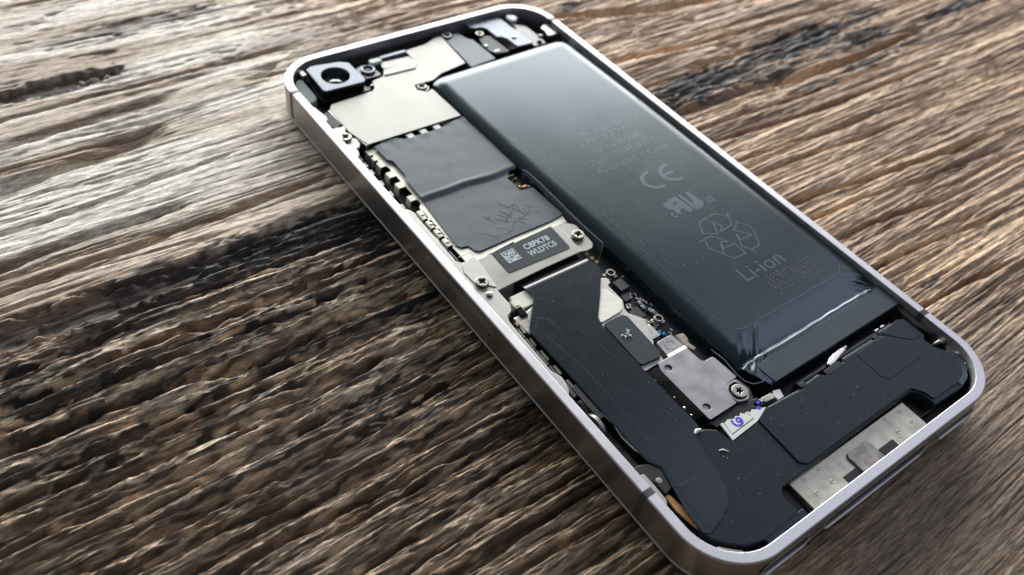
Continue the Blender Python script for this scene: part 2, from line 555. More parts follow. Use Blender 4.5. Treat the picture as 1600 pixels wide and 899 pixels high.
BROWNFLAT = [(-55.5, -15.9, 10.5, 1.5, 1.0), (-75, 23.5, 26, 2.4, 1.0), (-62, 77.6, 13, 2.4, .9), (-78, 24, 12, 3, .7), (52, 18.6, 16, 1.5, .8), (-46, -9.8, 5, 1.1, .6)]


def wood():
    xs = np.concatenate([np.arange(-190, -104, 4.0), np.arange(-104, 62, 0.30), np.arange(62, 170, 0.8), np.arange(170, 260, 5.0)])
    ys = np.concatenate([np.arange(-150, -84, 3.0), np.arange(-84, -10, 0.135), np.arange(-10, 60, 0.18), np.arange(60, 125, 0.34), np.arange(125, 210, 3.5)])
    X, Y = np.meshgrid(xs, ys)
    W = Y + 2.6 * pn(X / 85, Y / 45, 0) + 0.45 * pn(X / 32, Y / 13, 1) + 0.11 * pn(X / 11, Y / 4.0, 2) + 0.05 * pn(X / 3.4, Y / 1.4, 3)
    # rough weathered zone left of and before the phone
    bound = np.interp(X, [-200, -93, -85, -60, -28, 30, 300], [20, 20.0, 20.6, 24.0, 27.5, 30, 30]) + 1.4 * pn(X / 12, Y / 9, 4)
    rough = sst(1.2, -1.0, Y - bound) * sst(10, -10, X)
    calm = sst(-30, -58, Y + 0.35 * (X + 30)) * 0.45
    rough = rough * (1 - calm)
    rough = np.maximum(rough, 0.26 - 0.12 * sst(10, 35, X))

    def rg(x, y, k):
        return 1 - 3.2 * np.abs(pn(x, y, k))
    h = 0.45 * pn(X / 70, W / 7.0, 5)
    h += (0.12 + 0.30 * rough) * rg(X / 80, W / 3.6, 6)
    h += (0.15 + 0.25 * rough) * rg(X / 50, W / 1.7, 7)
    h += (0.14 + 0.20 * rough) * rg(X / 28, W / 0.95, 8)
    h += (0.10 + 0.15 * rough) * rg(X / 14, W / 0.58, 9)
    h += (0.05 + 0.09 * rough) * pn(X / 4, W / 0.34, 4)
    h += (0.035 + 0.10 * rough) * rg(X / 4.5, W / 0.42, 16)
    h += (0.02 + 0.06 * rough) * rg(X / 2.2, W / 0.29, 17)
    h += 0.16 * rough * pn(X / 1.3, W / 0.5, 18)
    # the pale board stands proud of the worn strip before it
    h += 0.95 * sst(-0.3, 0.3, Y - bound - 1.2 + 0.5 * pn(X / 5, Y / 3, 21)) * sst(-5, -25, X) - 0.25 * sst(-5, -25, X)
    # overlapping worn fibre layers: gentle back slope, abrupt front edge
    def saw(p, k):
        i = np.floor(p)
        f = p - i
        amp = 0.55 + 0.7 * pn(X / 4.5 + i * 2.3, i * 0.9, k + 2) + 0.9 * np.abs(pn(X / 40 + i * 3.7, i * 1.3, k)) + 0.8 * pn(X / 15 + i * 1.9, i * 0.7, k + 1)
        return np.clip(amp, 0.05, 1.4) * ((1 - f) * sst(0.0, 0.14, f) - 0.4)
    h += (0.16 + 0.62 * rough) * saw(W / 3.9 + 0.9 * pn(X / 70, W / 7, 2) + 0.07 * pn(X / 3.5, W / 2, 9), 5)
    h += (0.14 + 0.34 * rough) * saw(W / 1.45 + 1.1 * pn(X / 40, W / 4, 3) + 0.10 * pn(X / 2.6, W / 1, 8), 10)
    h += (0.05 + 0.24 * rough) * saw(W / 0.66 + 1.3 * pn(X / 20, W / 2, 6) + 0.16 * pn(X / 1.8, W / 0.6, 7), 14)
    # chips and splinters: short steps broken across the grain
    t = (pn(X / 7.0, W / 0.9, 10) + pn(X / 2.4, W / 0.55, 11) * 0.6) * 3.4
    fl = np.floor(t)
    h += rough * 0.15 * (fl + sst(0.82, 1.0, t - fl))
    t2 = (pn(X / 14, W / 1.6, 12) + 0.25 * pn(X / 3.0, W / 0.6, 19)) * 3.6
    fl = np.floor(t2)
    h += (0.07 + 0.10 * rough) * (fl + sst(0.85, 1.0, t2 - fl))
    # narrow splits along the grain everywhere
    c = np.abs(pn(X / 60, W / 2.6, 13))
    h -= (0.6 + 0.9 * rough) * np.exp(-(c / 0.030) ** 2) * sst(-0.18, 0.1, pn(X / 34, Y / 9, 14))
    c = np.abs(pn(X / 34, W / 1.2, 15))
    h -= (0.3 + 0.45 * rough) * np.exp(-(c / 0.05) ** 2) * sst(-0.15, 0.15, pn(X / 20, Y / 6, 16))
    for pts, wd, dp in CRACKS:
        px_, py_ = [p[0] for p in pts], [p[1] for p in pts]
        yc = np.interp(xs, px_, py_) + 0.55 * pn(xs / 9, xs * 0 + wd * 31, 17) + 0.2 * pn(xs / 2.4, xs * 0 + dp * 17, 18)
        env = sst(px_[0] - 1, px_[0] + 9, xs) * sst(px_[-1] + 1, px_[-1] - 9, xs)
        ww = 1.05 * wd * (0.75 + 0.9 * (pn(xs / 14, xs * 0 + dp * 7, 19) + 0.3))
        ww = np.maximum(ww, 0.12)
        d = (Y - yc[None, :]) / ww[None, :]
        h -= 1.25 * dp * env[None, :] * (np.exp(-np.abs(d) ** 3.0)) 
        h -= 0.14 * dp * env[None, :] * np.exp(-(d / 2.4) ** 2)
    def spots(lst, s):
        a = np.zeros_like(X)
        for (sx, sy, rx, ry, k) in lst:
            msk = (np.abs(X - sx) < rx * 2) & (np.abs(Y - sy) < ry * 2.6)
            xx, yy = X[msk], Y[msk]
            d = ((xx - sx) / rx) ** 2 + ((yy - sy) / ry) ** 2 + 1.3 * pn(xx / 5, yy / 0.9, s) + 0.9 * pn(xx / 1.7, yy / 0.5, s + 1)
            a[msk] = np.maximum(a[msk], k * sst(1.25, 0.55, d))
        return a
    dk, tn, bf = spots(DARKSPOTS, 20), spots(TANSPOTS, 21), spots(BROWNFLAT, 22)
    h = h * (1 - 0.80 * bf) - 0.7 * bf
    h -= 0.55 * dk * (1 - rough) * (0.6 + 1.6 * pn(X / 4, W / 1.2, 3))
    shade_zone = sst(-46, -60, Y - 0.25 * (X - 10)) * sst(-24, -2, X) * sst(60, 38, X)
    h = h * (1 - 0.55 * shade_zone)
    # keep below the underside of the phone
    h = np.where(h > 0.75, 0.75 + (h - 0.75) * 0.3, h)
    base = -1.75
    Z = base + h
    # the phone rests on the highest fibres
    dx, dy = np.abs(X) - 29.0, np.abs(Y) - 57.0
    lim = -1.0 + 0.9 * sst(0.5, 6.0, np.maximum(dx, dy))
    Z = np.where(Z > lim - 0.15, lim - 0.15 + 0.15 * np.tanh((Z - lim + 0.15) / 0.15), Z)
    # ---- colour of the wood, with some glare and shade painted in
    def C(*c):
        return np.array(c)[None, None, :]
    n1 = pn(X / 60, W / 5.5, 2) + 0.5 * pn(X / 22, W / 1.6, 4)
    n2 = pn(X / 30, W / 0.70, 6) + 0.7 * pn(X / 12, W / 0.40, 7) + 0.5 * pn(X / 4, W / 0.28, 1)
    n3 = pn(X / 45, W / 1.5, 9)
    n4 = pn(X / 6.0, W / 0.42, 12) + 0.7 * pn(X / 2.6, W / 0.27, 13)
    tan, grey, brown, dark = C(.78, .55, .35), C(.74, .64, .49), C(.42, .28, .18), C(.045, .040, .038)
    a1 = sst(-0.42, 0.28, n1)[..., None]
    leftness = sst(10, -35, X)[..., None] * sst(15, 45, Y)[..., None]
    pale_glare = C(.92, .87, .75) * leftness * 0.9 + tan * (1 - leftness * 0.9)  # pale board, with window glare painted into its colour towards the upper left
    col = pale_glare * a1 + (brown * (1 - 0.35 * leftness) + C(.55, .45, .34) * 0.35 * leftness) * (1 - a1)
    a2 = sst(0.16, 0.55, -n2)[..., None]
    col = col * (1 - 0.55 * a2) + C(.10, .065, .045) * 0.55 * a2
    # dark weathering where rough, deepened by painting in the black of shaded slopes
    rz = sst(0.40, 0.95, rough)
    a3 = (rz * (0.58 + 0.40 * sst(-0.10, 0.04, n3 + 0.8 * n2 + 0.8 * n4)))[..., None]
    col = col * (1 - a3) + C(.032, .029, .028) * a3
    a4 = (rz * 0.90 * sst(0.08, 0.20, n2 - 0.3 * n3 + 0.8 * n4 + 0.15 * pn(X / 30, Y / 8, 11)))[..., None]  # pale flecks that paint in the lit tops of the ridges
    col = col * (1 - a4) + C(.82, .64, .45) * a4
    red = (rz * (0.15 + 0.45 * a4[..., 0]) * sst(0.12, 0.4, pn(X / 11, Y / 3.2, 8) + 0.2 * n4))[..., None]
    col = col * (1 - red) + C(.28, .15, .10) * red
    warm = (rz * 0.40 * sst(-22, -42, Y + 0.5 * (X + 20)))[..., None]
    col = col * (1 - warm) + C(.34, .235, .145) * warm
    col = col * (1 - 0.8 * shade_zone[..., None]) + C(.25, .185, .135) * (1 + 0.5 * n2[..., None]) * 0.8 * shade_zone[..., None]  # shadow beyond the phone's lower end painted into the wood colour
    col = col * (1 - bf[..., None]) + C(.17, .12, .085) * bf[..., None]
    tn = tn * sst(-0.55, 0.25, n4 + 0.6 * n2) * 0.85
    col = col * (1 - tn[..., None]) + C(.58, .40, .23) * tn[..., None]
    col = col * (1 - dk[..., None]) + dark * dk[..., None]
    col = np.clip(col * (1 + 0.5 * pn(X / 3.0, W / 0.25, 5) + (0.2 + 0.7 * rz) * n4)[..., None], 0.01, 1)
    o = heightfield('wooden_tabletop', xs, ys, lambda a, b: Z, None, None)
    me = o.data
    at = me.color_attributes.new('wood_tone', 'FLOAT_COLOR', 'POINT')
    rgba = np.concatenate([col, np.ones(col.shape[:2] + (1,))], -1).astype(np.float32)
    at.data.foreach_set('color', rgba.ravel())
    mt = bpy.data.materials.new('weathered_wood')
    mt.use_nodes = True
    nt = mt.node_tree
    N, L = nt.nodes, nt.links
    b = N['Principled BSDF']
    at_n = N.new('ShaderNodeAttribute')
    at_n.attribute_name = 'wood_tone'
    tc = N.new('ShaderNodeTexCoord')
    def nz(sx, sy, det=6, rgh=0.65, dist=0.0):
        mp = N.new('ShaderNodeMapping')
        mp.inputs['Scale'].default_value = (1000 * sx, 1000 * sy, 1000 * sy)
        L.new(tc.outputs['Object'], mp.inputs['Vector'])
        n = N.new('ShaderNodeTexNoise')
        n.inputs['Scale'].default_value = 1.0
        n.inputs['Detail'].default_value = det
        n.inputs['Roughness'].default_value = rgh
        n.inputs['Distortion'].default_value = dist
        L.new(mp.outputs[0], n.inputs['Vector'])
        return n
    fine = nz(0.45, 3.8, 7, 0.75, 0.2)
    dots = nz(0.9, 3.4, 7, 0.75)
    r = N.new('ShaderNodeMapRange')
    r.inputs[1].default_value = 0.36
    r.inputs[2].default_value = 0.64
    r.inputs[3].default_value = 0.36
    r.inputs[4].default_value = 1.50
    L.new(fine.outputs[0], r.inputs[0])
    mul = N.new('ShaderNodeVectorMath')
    mul.operation = 'SCALE'
    L.new(at_n.outputs['Color'], mul.inputs[0])
    L.new(r.outputs[0], mul.inputs['Scale'])
    L.new(mul.outputs[0], b.inputs['Base Color'])
    b.inputs['Roughness'].default_value = 0.52
    b.inputs['Specular IOR Level'].default_value = 0.5
    b1 = N.new('ShaderNodeBump')
    b1.inputs['Distance'].default_value = 0.22 * MM
    b1.inputs['Strength'].default_value = 1.0
    L.new(fine.outputs[0], b1.inputs['Height'])
    b2 = N.new('ShaderNodeBump')
    b2.inputs['Distance'].default_value = 0.16 * MM
    b2.inputs['Strength'].default_value = 1.0
    L.new(dots.outputs[0], b2.inputs['Height'])
    L.new(b1.outputs[0], b2.inputs['Normal'])
    L.new(b2.outputs[0], b.inputs['Normal'])
    me.materials.append(mt)
    o['kind'] = 'structure'
    o['label'] = 'rough weathered wooden tabletop with dark splits along the grain, under the phone'
    return o


wood()

# ------------------------------------------------------------------ the phone
phone = bpy.data.objects.new('opened_smartphone', None)
COL.objects.link(phone)
phone.empty_display_size = 0.01
phone['label'] = 'opened smartphone, back removed, black battery and shields in a steel band, on rough wood'
phone['category'] = 'smartphone'

HW, HL, HZ, RC = 29.3, 57.6, 5.7, 8.6


def ring_path(inset, n=14):
    out = []
    r = RC - inset
    for cx, cy, a in [(HW - RC, HL - RC, 0), (-HW + RC, HL - RC, 90), (-HW + RC, -HL + RC, 180), (HW - RC, -HL + RC, 270)]:
        for i in range(n + 1):
            t = math.radians(a + 90 * i / n)
            out.append((cx + r * math.cos(t), cy + r * math.sin(t)))
    return out


def band():
    prof = [(1.35, 0.0), (0.28, 0.0), (-0.02, 0.02), (-0.10, 0.10), (-0.10, 0.30), (-0.02, 0.38), (0.0, 0.42), (0.0, 0.50),
            (0.0, 5.40), (0.0, 5.48), (0.02, 5.56), (0.07, 5.63), (0.14, 5.68), (0.22, 5.70), (0.27, 5.70), (1.35, 5.70), (1.40, 5.70), (1.46, 5.66), (1.48, 5.58), (1.48, 1.2)]
    v, f, mi = [], [], []
    rings = [ring_path(d) for d, z in prof]
    n = len(rings[0])
    for ring, (d, z) in zip(rings, prof):
        v += [(x, y, z) for x, y in ring]
    for j in range(len(prof) - 1):
        for k in range(n):
            a, b = j * n + k, j * n + (k + 1) % n
            f.append((a, b, b + n, a + n))
            mi.append(1 if 6 <= j <= 9 else 0)
    o = pydata('steel_band', v, f, [M['steel'], M['side']], phone, 40)
    for p, k in zip(o.data.polygons, mi):
        p.material_index = k
    # four grey antenna breaks, standing a hair proud of the band
    for sx, yc in ((-1, -43.3), (1, -43.3), (-1, 48.4), (1, 48.4)):
        pv, pf = [], []
        pr_ = [(-0.012, 0.44), (-0.012, 5.48), (0.01, 5.57), (0.06, 5.645), (0.13, 5.695), (0.22, 5.715), (1.40, 5.715), (1.49, 5.67), (1.49, 4.0)]
        m_ = len(pr_)
        for yy in (yc - 0.48, yc + 0.48):
            pv += [(sx * (HW - d), yy, z) for d, z in pr_]
        for j in range(m_ - 1):
            pf.append((j, j + 1, j + 1 + m_, j + m_))
        pydata('antenna_break', pv, pf, M['break'], o, 40)
    # bottom openings: two grilles and the dock socket, each a lipped slot
    for x0, x1, z0, z1 in ((-22.4, -13.7, 1.55, 3.75), (-10.9, 10.9, 1.25, 4.0), (13.7, 22.4, 1.55, 3.75)):
        rr_ = (z1 - z0) / 2
        cz = (z0 + z1) / 2
        def stad(g, n=8):
            out = []
            for k in range(n + 1):
                t = -math.pi / 2 + math.pi * k / n
                out.append((x1 - rr_ + (rr_ + g) * math.cos(t), cz + (rr_ + g) * math.sin(t)))
            for k in range(n + 1):
                t = math.pi / 2 + math.pi * k / n
                out.append((x0 + rr_ + (rr_ + g) * math.cos(t), cz + (rr_ + g) * math.sin(t)))
            return out
        a, b, c = stad(0.18), stad(0.0), stad(-0.12)
        n = len(a)
        v = [(x, -HL - 0.01, z) for x, z in a] + [(x, -HL - 0.10, z) for x, z in b] + [(x, -HL - 0.02, z) for x, z in c]
        f = [(k, (k + 1) % n, n + (k + 1) % n, n + k) for k in range(n)] + [(n + k, n + (k + 1) % n, 2 * n + (k + 1) % n, 2 * n + k) for k in range(n)]
        tube('port_lip', [(x0 + .1, -HL - .12, cz), (x0 + .35, -HL - .26, z0 + .35), (x0 + 1.0, -HL - .30, z0 - .02), ((x0 + x1) / 2, -HL - .30, z0 - .05), (x1 - 1.0, -HL - .30, z0 - .02), (x1 - .35, -HL - .26, z0 + .35), (x1 - .1, -HL - .12, cz)],
             [.06, .12, .2, .2, .2, .12, .06], M['lip'], o, n=8, flat=1.1)  # protruding bar added so the lower lip shows as a lit strip
        s = pydata('port_rim', v, f, M['steel'], o, 60)
        pydata('port_opening', [(x, -HL - 0.022, z) for x, z in c], [tuple(range(n))], M['dark'], o, 0)
    # power button on the top end
    # sim tray on the left side with its release hole
    def sstad(y0, y1, z0, z1, n=8):
        rr_ = (z1 - z0) / 2
        cz = (z0 + z1) / 2
        out = []
        for k in range(n + 1):
            t = -math.pi / 2 + math.pi * k / n
            out.append((y1 - rr_ + rr_ * math.cos(t), cz + rr_ * math.sin(t)))
        for k in range(n + 1):
            t = math.pi / 2 + math.pi * k / n
            out.append((y0 + rr_ + rr_ * math.cos(t), cz + rr_ * math.sin(t)))
        return out
    def loft(name, polys, xsv, mtl, par, cap=True):
        v, f = [], []
        n = len(polys[0])
        for p, x in zip(polys, xsv):
            v += [(x, y, z) for y, z in p]
        for j in range(len(polys) - 1):
            f += [(j * n + k, j * n + (k + 1) % n, (j + 1) * n + (k + 1) % n, (j + 1) * n + k) for k in range(n)]
        if cap:
            f.append(tuple(range(len(v) - n, len(v))))
        return pydata(name, v, f, mtl, par, 30)
    g = loft('sim_tray_gap', [sstad(-12.5, 5.5, 1.55, 4.4), sstad(-12.45, 5.45, 1.6, 4.35)], [-HW, -HW - 0.012], M['nickel_bright'], o)
    tr_ = loft('sim_tray', [sstad(-12.37, 5.37, 1.68, 4.27), sstad(-12.37, 5.37, 1.68, 4.27), sstad(-12.33, 5.33, 1.72, 4.23)], [-HW, -HW - 0.02, -HW - 0.035], M['side'], phone)
    loft('release_hole_rim', [circle(-11.6, 3.0, 0.50, 20), circle(-11.6, 3.0, 0.36, 20)], [-HW - 0.036, -HW - 0.07], M['steel'], tr_)
    loft('release_hole', [circle(-11.6, 3.0, 0.30, 20), circle(-11.6, 3.0, 0.28, 20)], [-HW - 0.071, -HW - 0.074], M['dark'], tr_)


band()
# display glass and its plastic frame underneath, and the dark floor of the case
slab('display_glass', ring_path(0.55), -1.0, -0.02, M['glass'], phone, bev=0.12)
slab('floor_plate', ring_path(1.41), 0.05, 0.7, M['dark'], phone, bev=0.05)
# dark plastic frames lining the case
for nm, x0, y0, x1, y1, z1 in (('board_base', -25.2, 0.5, -4.6, 47, 2.1), ('lower_board_base', -25.4, -37.5, -2.2, 0.2, 1.9),
                               ('top_frame', -25.5, 47.2, 25.5, 55.9, 2.2), ('lower_frame', -25.3, -54.5, 26.2, -41.0, 2.6)):
    box(nm, x0, y0, 0.7, x1, y1, z1, M['dark'], phone, bev=0.15, r=0.8)

# ---- left flange of the band (screw ledge)
flange = [(-28.0, 13.4), (-27.0, 13.2), (-26.75, 12.3), (-26.9, 11.2), (-26.95, 6.6), (-26.8, 5.9), (-26.95, 4.6), (-27.0, 0.6), (-26.6, 0.0),
          (-25.3, -0.3), (-25.05, -3.0), (-25.1, -10.3), (-25.6, -11.3), (-26.7, -11.9), (-27.1, -12.9), (-27.2, -17.0), (-27.35, -22.6),
          (-27.05, -23.4), (-26.75, -24.2), (-26.9, -25.4), (-27.3, -26.4), (-28.0, -27.2)]
fl = slab('screw_ledge', flange, 4.2, 5.62, M['ledge'], phone, r=0.35, bev=0.08)
slab('upper_ledge', [(-28.0, 43.6), (-27.5, 43.2), (-27.3, 41.6), (-27.0, 40.4), (-27.15, 39.2), (-28.0, 38.4)], 4.4, 5.55, M['ledge'], phone, r=0.3, bev=0.08)
slab('upper_ledge', [(-28.0, 33.2), (-27.2, 32.4), (-26.5, 31.8), (-26.45, 30.1), (-27.0, 28.9), (-28.0, 28.6)], 4.0, 5.0, M['ledge'], phone, r=0.35, bev=0.1)
slab('upper_ledge', [(-28.0, 14.2), (-27.2, 13.9), (-26.8, 13.2), (-26.7, 12.3), (-28.0, 11.0)], 4.3, 5.42, M['ledge'], phone, r=0.3, bev=0.1)
tube('rivet', [(-26.6, -7.3, 5.5), (-26.6, -7.3, 5.88), (-26.6, -7.3, 5.96)], [0.48, 0.46, 0.30], M['screw'], phone, n=18)
# step at the lower left break
slab('rim_step', [(-27.95, -40.9), (-27.2, -41.1), (-27.15, -42.9), (-27.25, -45.1), (-27.6, -45.7), (-27.95, -45.6)], 4.6, 5.55, M['ledge'], phone, r=0.15, bev=0.06)
# ledge right side, mostly under the battery edge
slab('side_rail', [(27.95, 44), (28.0, -38), (28.3, -38), (28.3, 44)], 3.2, 4.6, M['ledge'], phone, bev=0.05)

# ---- battery


def battery():
    x0, x1, y0, y1 = -5.0, 27.75, -39.9, 43.3
    xs = np.unique(np.concatenate([np.arange(x0, x0 + 3, 0.12), np.arange(x0 + 3, x1 - 3, 0.3), np.arange(x1 - 3, x1 + 0.001, 0.11)]))
    ys = np.unique(np.concatenate([np.arange(y0, -30, 0.14), np.arange(-30, 38, 0.4), np.arange(38, y1 + 0.001, 0.14)]))

    def zf(X, Y):
        xl = np.interp(Y, [-40, -36, -30, -10, 10, 30, 44], [-2.0, -3.6, -3.7, -4.1, -4.9, -5.3, -5.2])
        dl = np.clip((X - xl), 0, None)
        dr = np.clip((np.interp(Y, [-40, 20, 44], [28.2, 27.95, 27.2]) - X), 0, None)
        dt = np.clip(np.interp(X, [-5, -2, 26, 28], [42.4, 43.0, 43.5, 42]) - Y, 0, None)
        db = np.clip(Y + 35.2, 0, None)

        def roll(d, R, H):
            u = np.clip(1 - d / R, 0, 1)
            return H * (1 - np.sqrt(np.clip(1 - u ** 2.4, 0, 1)))
        z = 5.24 - roll(dl, 2.6, 1.9) - roll(dr, 3.2, 1.15) - roll(dt, 3.6, 1.7)
        z += 0.03 * pn(X / 14, Y / 20, 1) + 0.003 * pn(X / 3.0, Y / 4.0, 2)
        # slope down towards the fold before the tail
        z -= roll(db, 4.5, 0.75)
        tail = 4.86 + 0.0 * X - 0.02 * (-35.4 - Y)
        bl = sst(-35.0, -35.6, Y + 0.25 * pn(X / 3, X * 0, 3))
        z = z * (1 - bl) + tail * bl
        z += 0.22 * np.exp(-((Y + 35.55 + 0.25 * np.sin(X / 4.0)) / 0.42) ** 2) * sst(-1, 2, X) * sst(27.6, 25, X)
        # gathered corners of the pouch
        for cx, cy, s in ((26.2, -33.8, 1), (-1.2, -35.2, -1)):
            r = np.hypot((X - cx) / 2.6, (Y - cy) / 1.9)
            z += 0.30 * np.exp(-r ** 2) * np.sin((X * s * 1.3 + Y * 1.5) * 2.1) * 0.6
            z -= 0.28 * np.exp(-(np.hypot(X - cx - 0.9 * s, Y - cy) / 1.1) ** 2)
        z += 0.16 * np.exp(-((X - 2.0 - (Y + 33) * 1.1) / 0.35) ** 2) * sst(-36, -34, Y) * sst(-30.5, -32, Y) * 1.2
        z += 0.12 * np.exp(-((X + 0.6 - (Y + 33) * 0.8) / 0.4) ** 2) * sst(-36, -34, Y) * sst(-30.5, -33, Y)
        # front roll of the tail
        z -= roll(Y + 39.95, 0.7, 0.6)
        z = np.where((X < xl) , 1.2, z)
        return z
    o = heightfield('battery', xs, ys, zf, M['battery'], phone, skirt_z=0.9)
    film = roundp([(-3.3, 41.6), (26.3, 42.2), (25.75, 5.0), (25.85, -30.7), (-0.55, -30.9), (-0.35, -12), (-1.3, 7.0), (-3.4, 22.0)],
                  [1.5, 1.5, 0, 3.4, 3.4, 6, 6, 6], seg=10)
    # label film: seam line follows its outline over the cell
    def zb(x, y):
        return float(zf(np.array([[x]]), np.array([[y]]))[0, 0])
    seam = []
    n = len(film)
    for i in range(n):
        a, b = Vector(film[i]), Vector(film[(i + 1) % n])
        k = max(1, int((b - a).length / 0.8))
        for j in range(k):
            p = a.lerp(b, j / k)
            seam.append((p.x + 0.02 * random.uniform(-1, 1), p.y + 0.02 * random.uniform(-1, 1), zb(p.x, p.y) + 0.035))
    s = ribbon_line('label_seam', [q for q in seam if q[1] < 20], 0.085, 0, M['bprint_line'], o, closed=False, thick=0.06)
    # side tape lines along the right edge
    for xo, w in ((26.35, 0.05), (26.9, 0.05)):
        ribbon_line('edge_line', [(xo - 0.3 * (y > 20) * (y - 20) / 22, y, zb(xo - 0.3 * (y > 20) * (y - 20) / 22, y) + 0.02) for y in np.arange(-30, 38, 1.0)], w, 0, M['greyline'], o)
    Z = 5.345
    text('battery_print', 'Do not puncture', 11.8, 21.0, 10.6, M['bprint'], o, Z)
    text('battery_print', 'or burn', 16.6, 19.1, 4.4, M['bprint'], o, Z)
    text('battery_print', 'Li-ion Polymer Battery', 4.6, 15.1, 17.8, M['bprint'], o, Z)
    text('battery_print', '3.7V   5.3 Whr', 7.3, 13.1, 12.5, M['bprint'], o, Z)
    text('battery_print', 'APN:616-0580', 8.2, 10.6, 11.5, M['bprint'], o, Z)
    text('battery_print', 'Type: LIS1474APPC', 5.8, 8.2, 15.2, M['bprint'], o, Z)
    text('battery_print', 'Assembled in China', 5.4, 5.85, 16.2, M['bprint'], o, Z)
    # CE mark
    v, f = [], []
    for cx, kind in ((13.15, 0), (17.4, 1)):
        k0 = len(v)
        K = 22
        for k in range(K + 1):
            t = math.radians(82 + (278 - 82) * k / K)
            for rr_ in (2.72, 2.02):
                v.append((cx + rr_ * math.cos(t) * 1.04, 0.52 + rr_ * math.sin(t) * 0.86, Z))
        for k in range(K):
            a = k0 + 2 * k
            f.append((a, a + 1, a + 3, a + 2))
        if kind:
            k0 = len(v)
            v += [(15.3, 0.25, Z + .001), (17.25, 0.25, Z + .001), (17.25, 0.85, Z + .001), (15.3, 0.85, Z + .001)]
            f.append((k0, k0 + 1, k0 + 2, k0 + 3))
    pydata('conformity_mark', v, f, M['bprint'], o, 0)
    # recognised component mark with c and us
    R_ = [(9.95, -4.85), (13.15, -4.45), (13.60, -8.35), (12.45, -8.70), (12.15, -7.35), (11.65, -7.15), (10.75, -8.45), (10.35, -7.6), (10.45, -6.75), (9.75, -6.3), (9.6, -5.3)]
    U_ = [(13.55, -4.5), (14.2, -4.5), (14.45, -6.9), (14.9, -7.1), (15.2, -4.5), (16.05, -4.6), (16.45, -7.9), (15.5, -8.7), (14.2, -8.75), (13.75, -8.0)]
    me = slab_mesh('component_mark', [R_, [(11.3, -5.55), (12.2, -5.45), (12.25, -5.95), (11.4, -6.05)]], Z - 0.01, Z + 0.004, 0.001)
    link('component_mark', me, M['bprint'], o)
    slab('component_mark', U_, Z - 0.01, Z + 0.004, M['bprint'], o, bev=0.001)
    me = slab_mesh('registered_ring', [circle(16.75, -5.2, 0.52, 20), circle(16.75, -5.2, 0.40, 20)], Z - 0.01, Z + 0.004, 0.001)
    link('registered_ring', me, M['bprint'], o)
    text('battery_print', 'R', 16.55, -5.42, 0.38, M['bprint'], o, Z)
    text('battery_print', 'us', 16.9, -8.45, 1.75, M['bprint'], o, Z, height=1.35, weight=0.02)
    text('battery_print', 'c', 9.15, -8.35, 0.95, M['bprint'], o, Z, height=1.25, weight=0.02)
    # three folded arrows
    A1 = [(13.99, -14.41), (16.61, -14.19), (17.98, -11.84), (17.4, -12.35), (16.15, -10.99), (13.36, -10.86), (12.08, -11.23), (10.74, -13.36), (12.91, -14.56), (14.29, -12.3), (13.45, -10.91)]
    A1b = [(14.29, -12.3), (14.97, -13.59), (13.82, -14.32)]
    A2 = [(15.33, -20.93), (15.18, -19.83), (14.35, -18.63), (14.99, -17.51), (15.68, -16.1), (15.36, -17.42), (17.84, -17.61), (15.96, -15.2), (17.89, -14.13), (18.9, -15.61), (18.92, -17.0), (17.24, -19.66), (16.68, -19.93), (15.27, -19.87)]
    A3 = [(8.75, -14.46), (11.61, -14.43), (13.13, -16.77), (11.97, -16.12), (11.32, -17.51), (13.75, -17.56), (13.68, -20.0), (11.27, -19.93), (10.45, -18.61), (9.19, -16.32), (9.92, -14.82)]
    A3b = [(11.97, -16.12), (10.38, -18.43)]
    multi_line('recycling_mark', [A1, A1b], 0.20, Z, M['bprint_line'], o)
    multi_line('recycling_mark', [A2], 0.20, Z, M['bprint_line'], o)
    multi_line('recycling_mark', [A3, A3b], 0.20, Z, M['bprint_line'], o)
    text('battery_print', 'Li-ion', 9.35, -24.55, 8.9, M['bprint'], o, Z, height=2.75)
    # faint ageing rows in the print of the film
    v, f = [], []
    rnd = random.Random(3)
    for r in range(7):
        for k in range(15):
            if rnd.random() < 0.25:
                continue
            x, y = 12.0 + k * 0.75 + rnd.uniform(-.1, .1), -25.4 - r * 0.62 - 0.05 * k
            L_ = rnd.uniform(0.25, 0.5)
            i = len(v)
            v += [(x, y, 5.335), (x + 0.28, y, 5.335), (x + 0.28, y + L_, 5.335), (x, y + L_, 5.335)]
            f.append((i, i + 1, i + 2, i + 3))
    q = pydata('batch_code_print', v, f, mat('dark_print', (0.009, 0.012, 0.015), 0.38, 0, 0.7), o, 0)
    rnd = random.Random(31)
    v, f = [], []
    for k in range(70):
        x, y = (rnd.uniform(-0.5, 24.5), rnd.uniform(-30, 40)) if k % 3 else (rnd.gauss(-0.9, 0.5), rnd.uniform(-30, 30))
        a, l, w_ = rnd.gauss(1.2, 0.9), rnd.uniform(0.15, 0.9) * (1 if k % 9 else 2.5), rnd.uniform(0.015, 0.04)
        q0 = Vector((x, y))
        d = Vector((math.cos(a), math.sin(a)))
        nr = Vector((-d.y, d.x)) * w_
        base = len(v)
        for j in range(4):
            p = q0 + d * l * j / 3 + nr * rnd.uniform(-1, 1)
            z = zb(p.x, p.y) + 0.02
            v += [(p.x + nr.x, p.y + nr.y, z), (p.x - nr.x, p.y - nr.y, z)]
        for j in range(3):
            q_ = base + 2 * j
            f.append((q_, q_ + 1, q_ + 3, q_ + 2))
    pydata('wear_scratches', v, f, M['bprint_line'], o, 0)
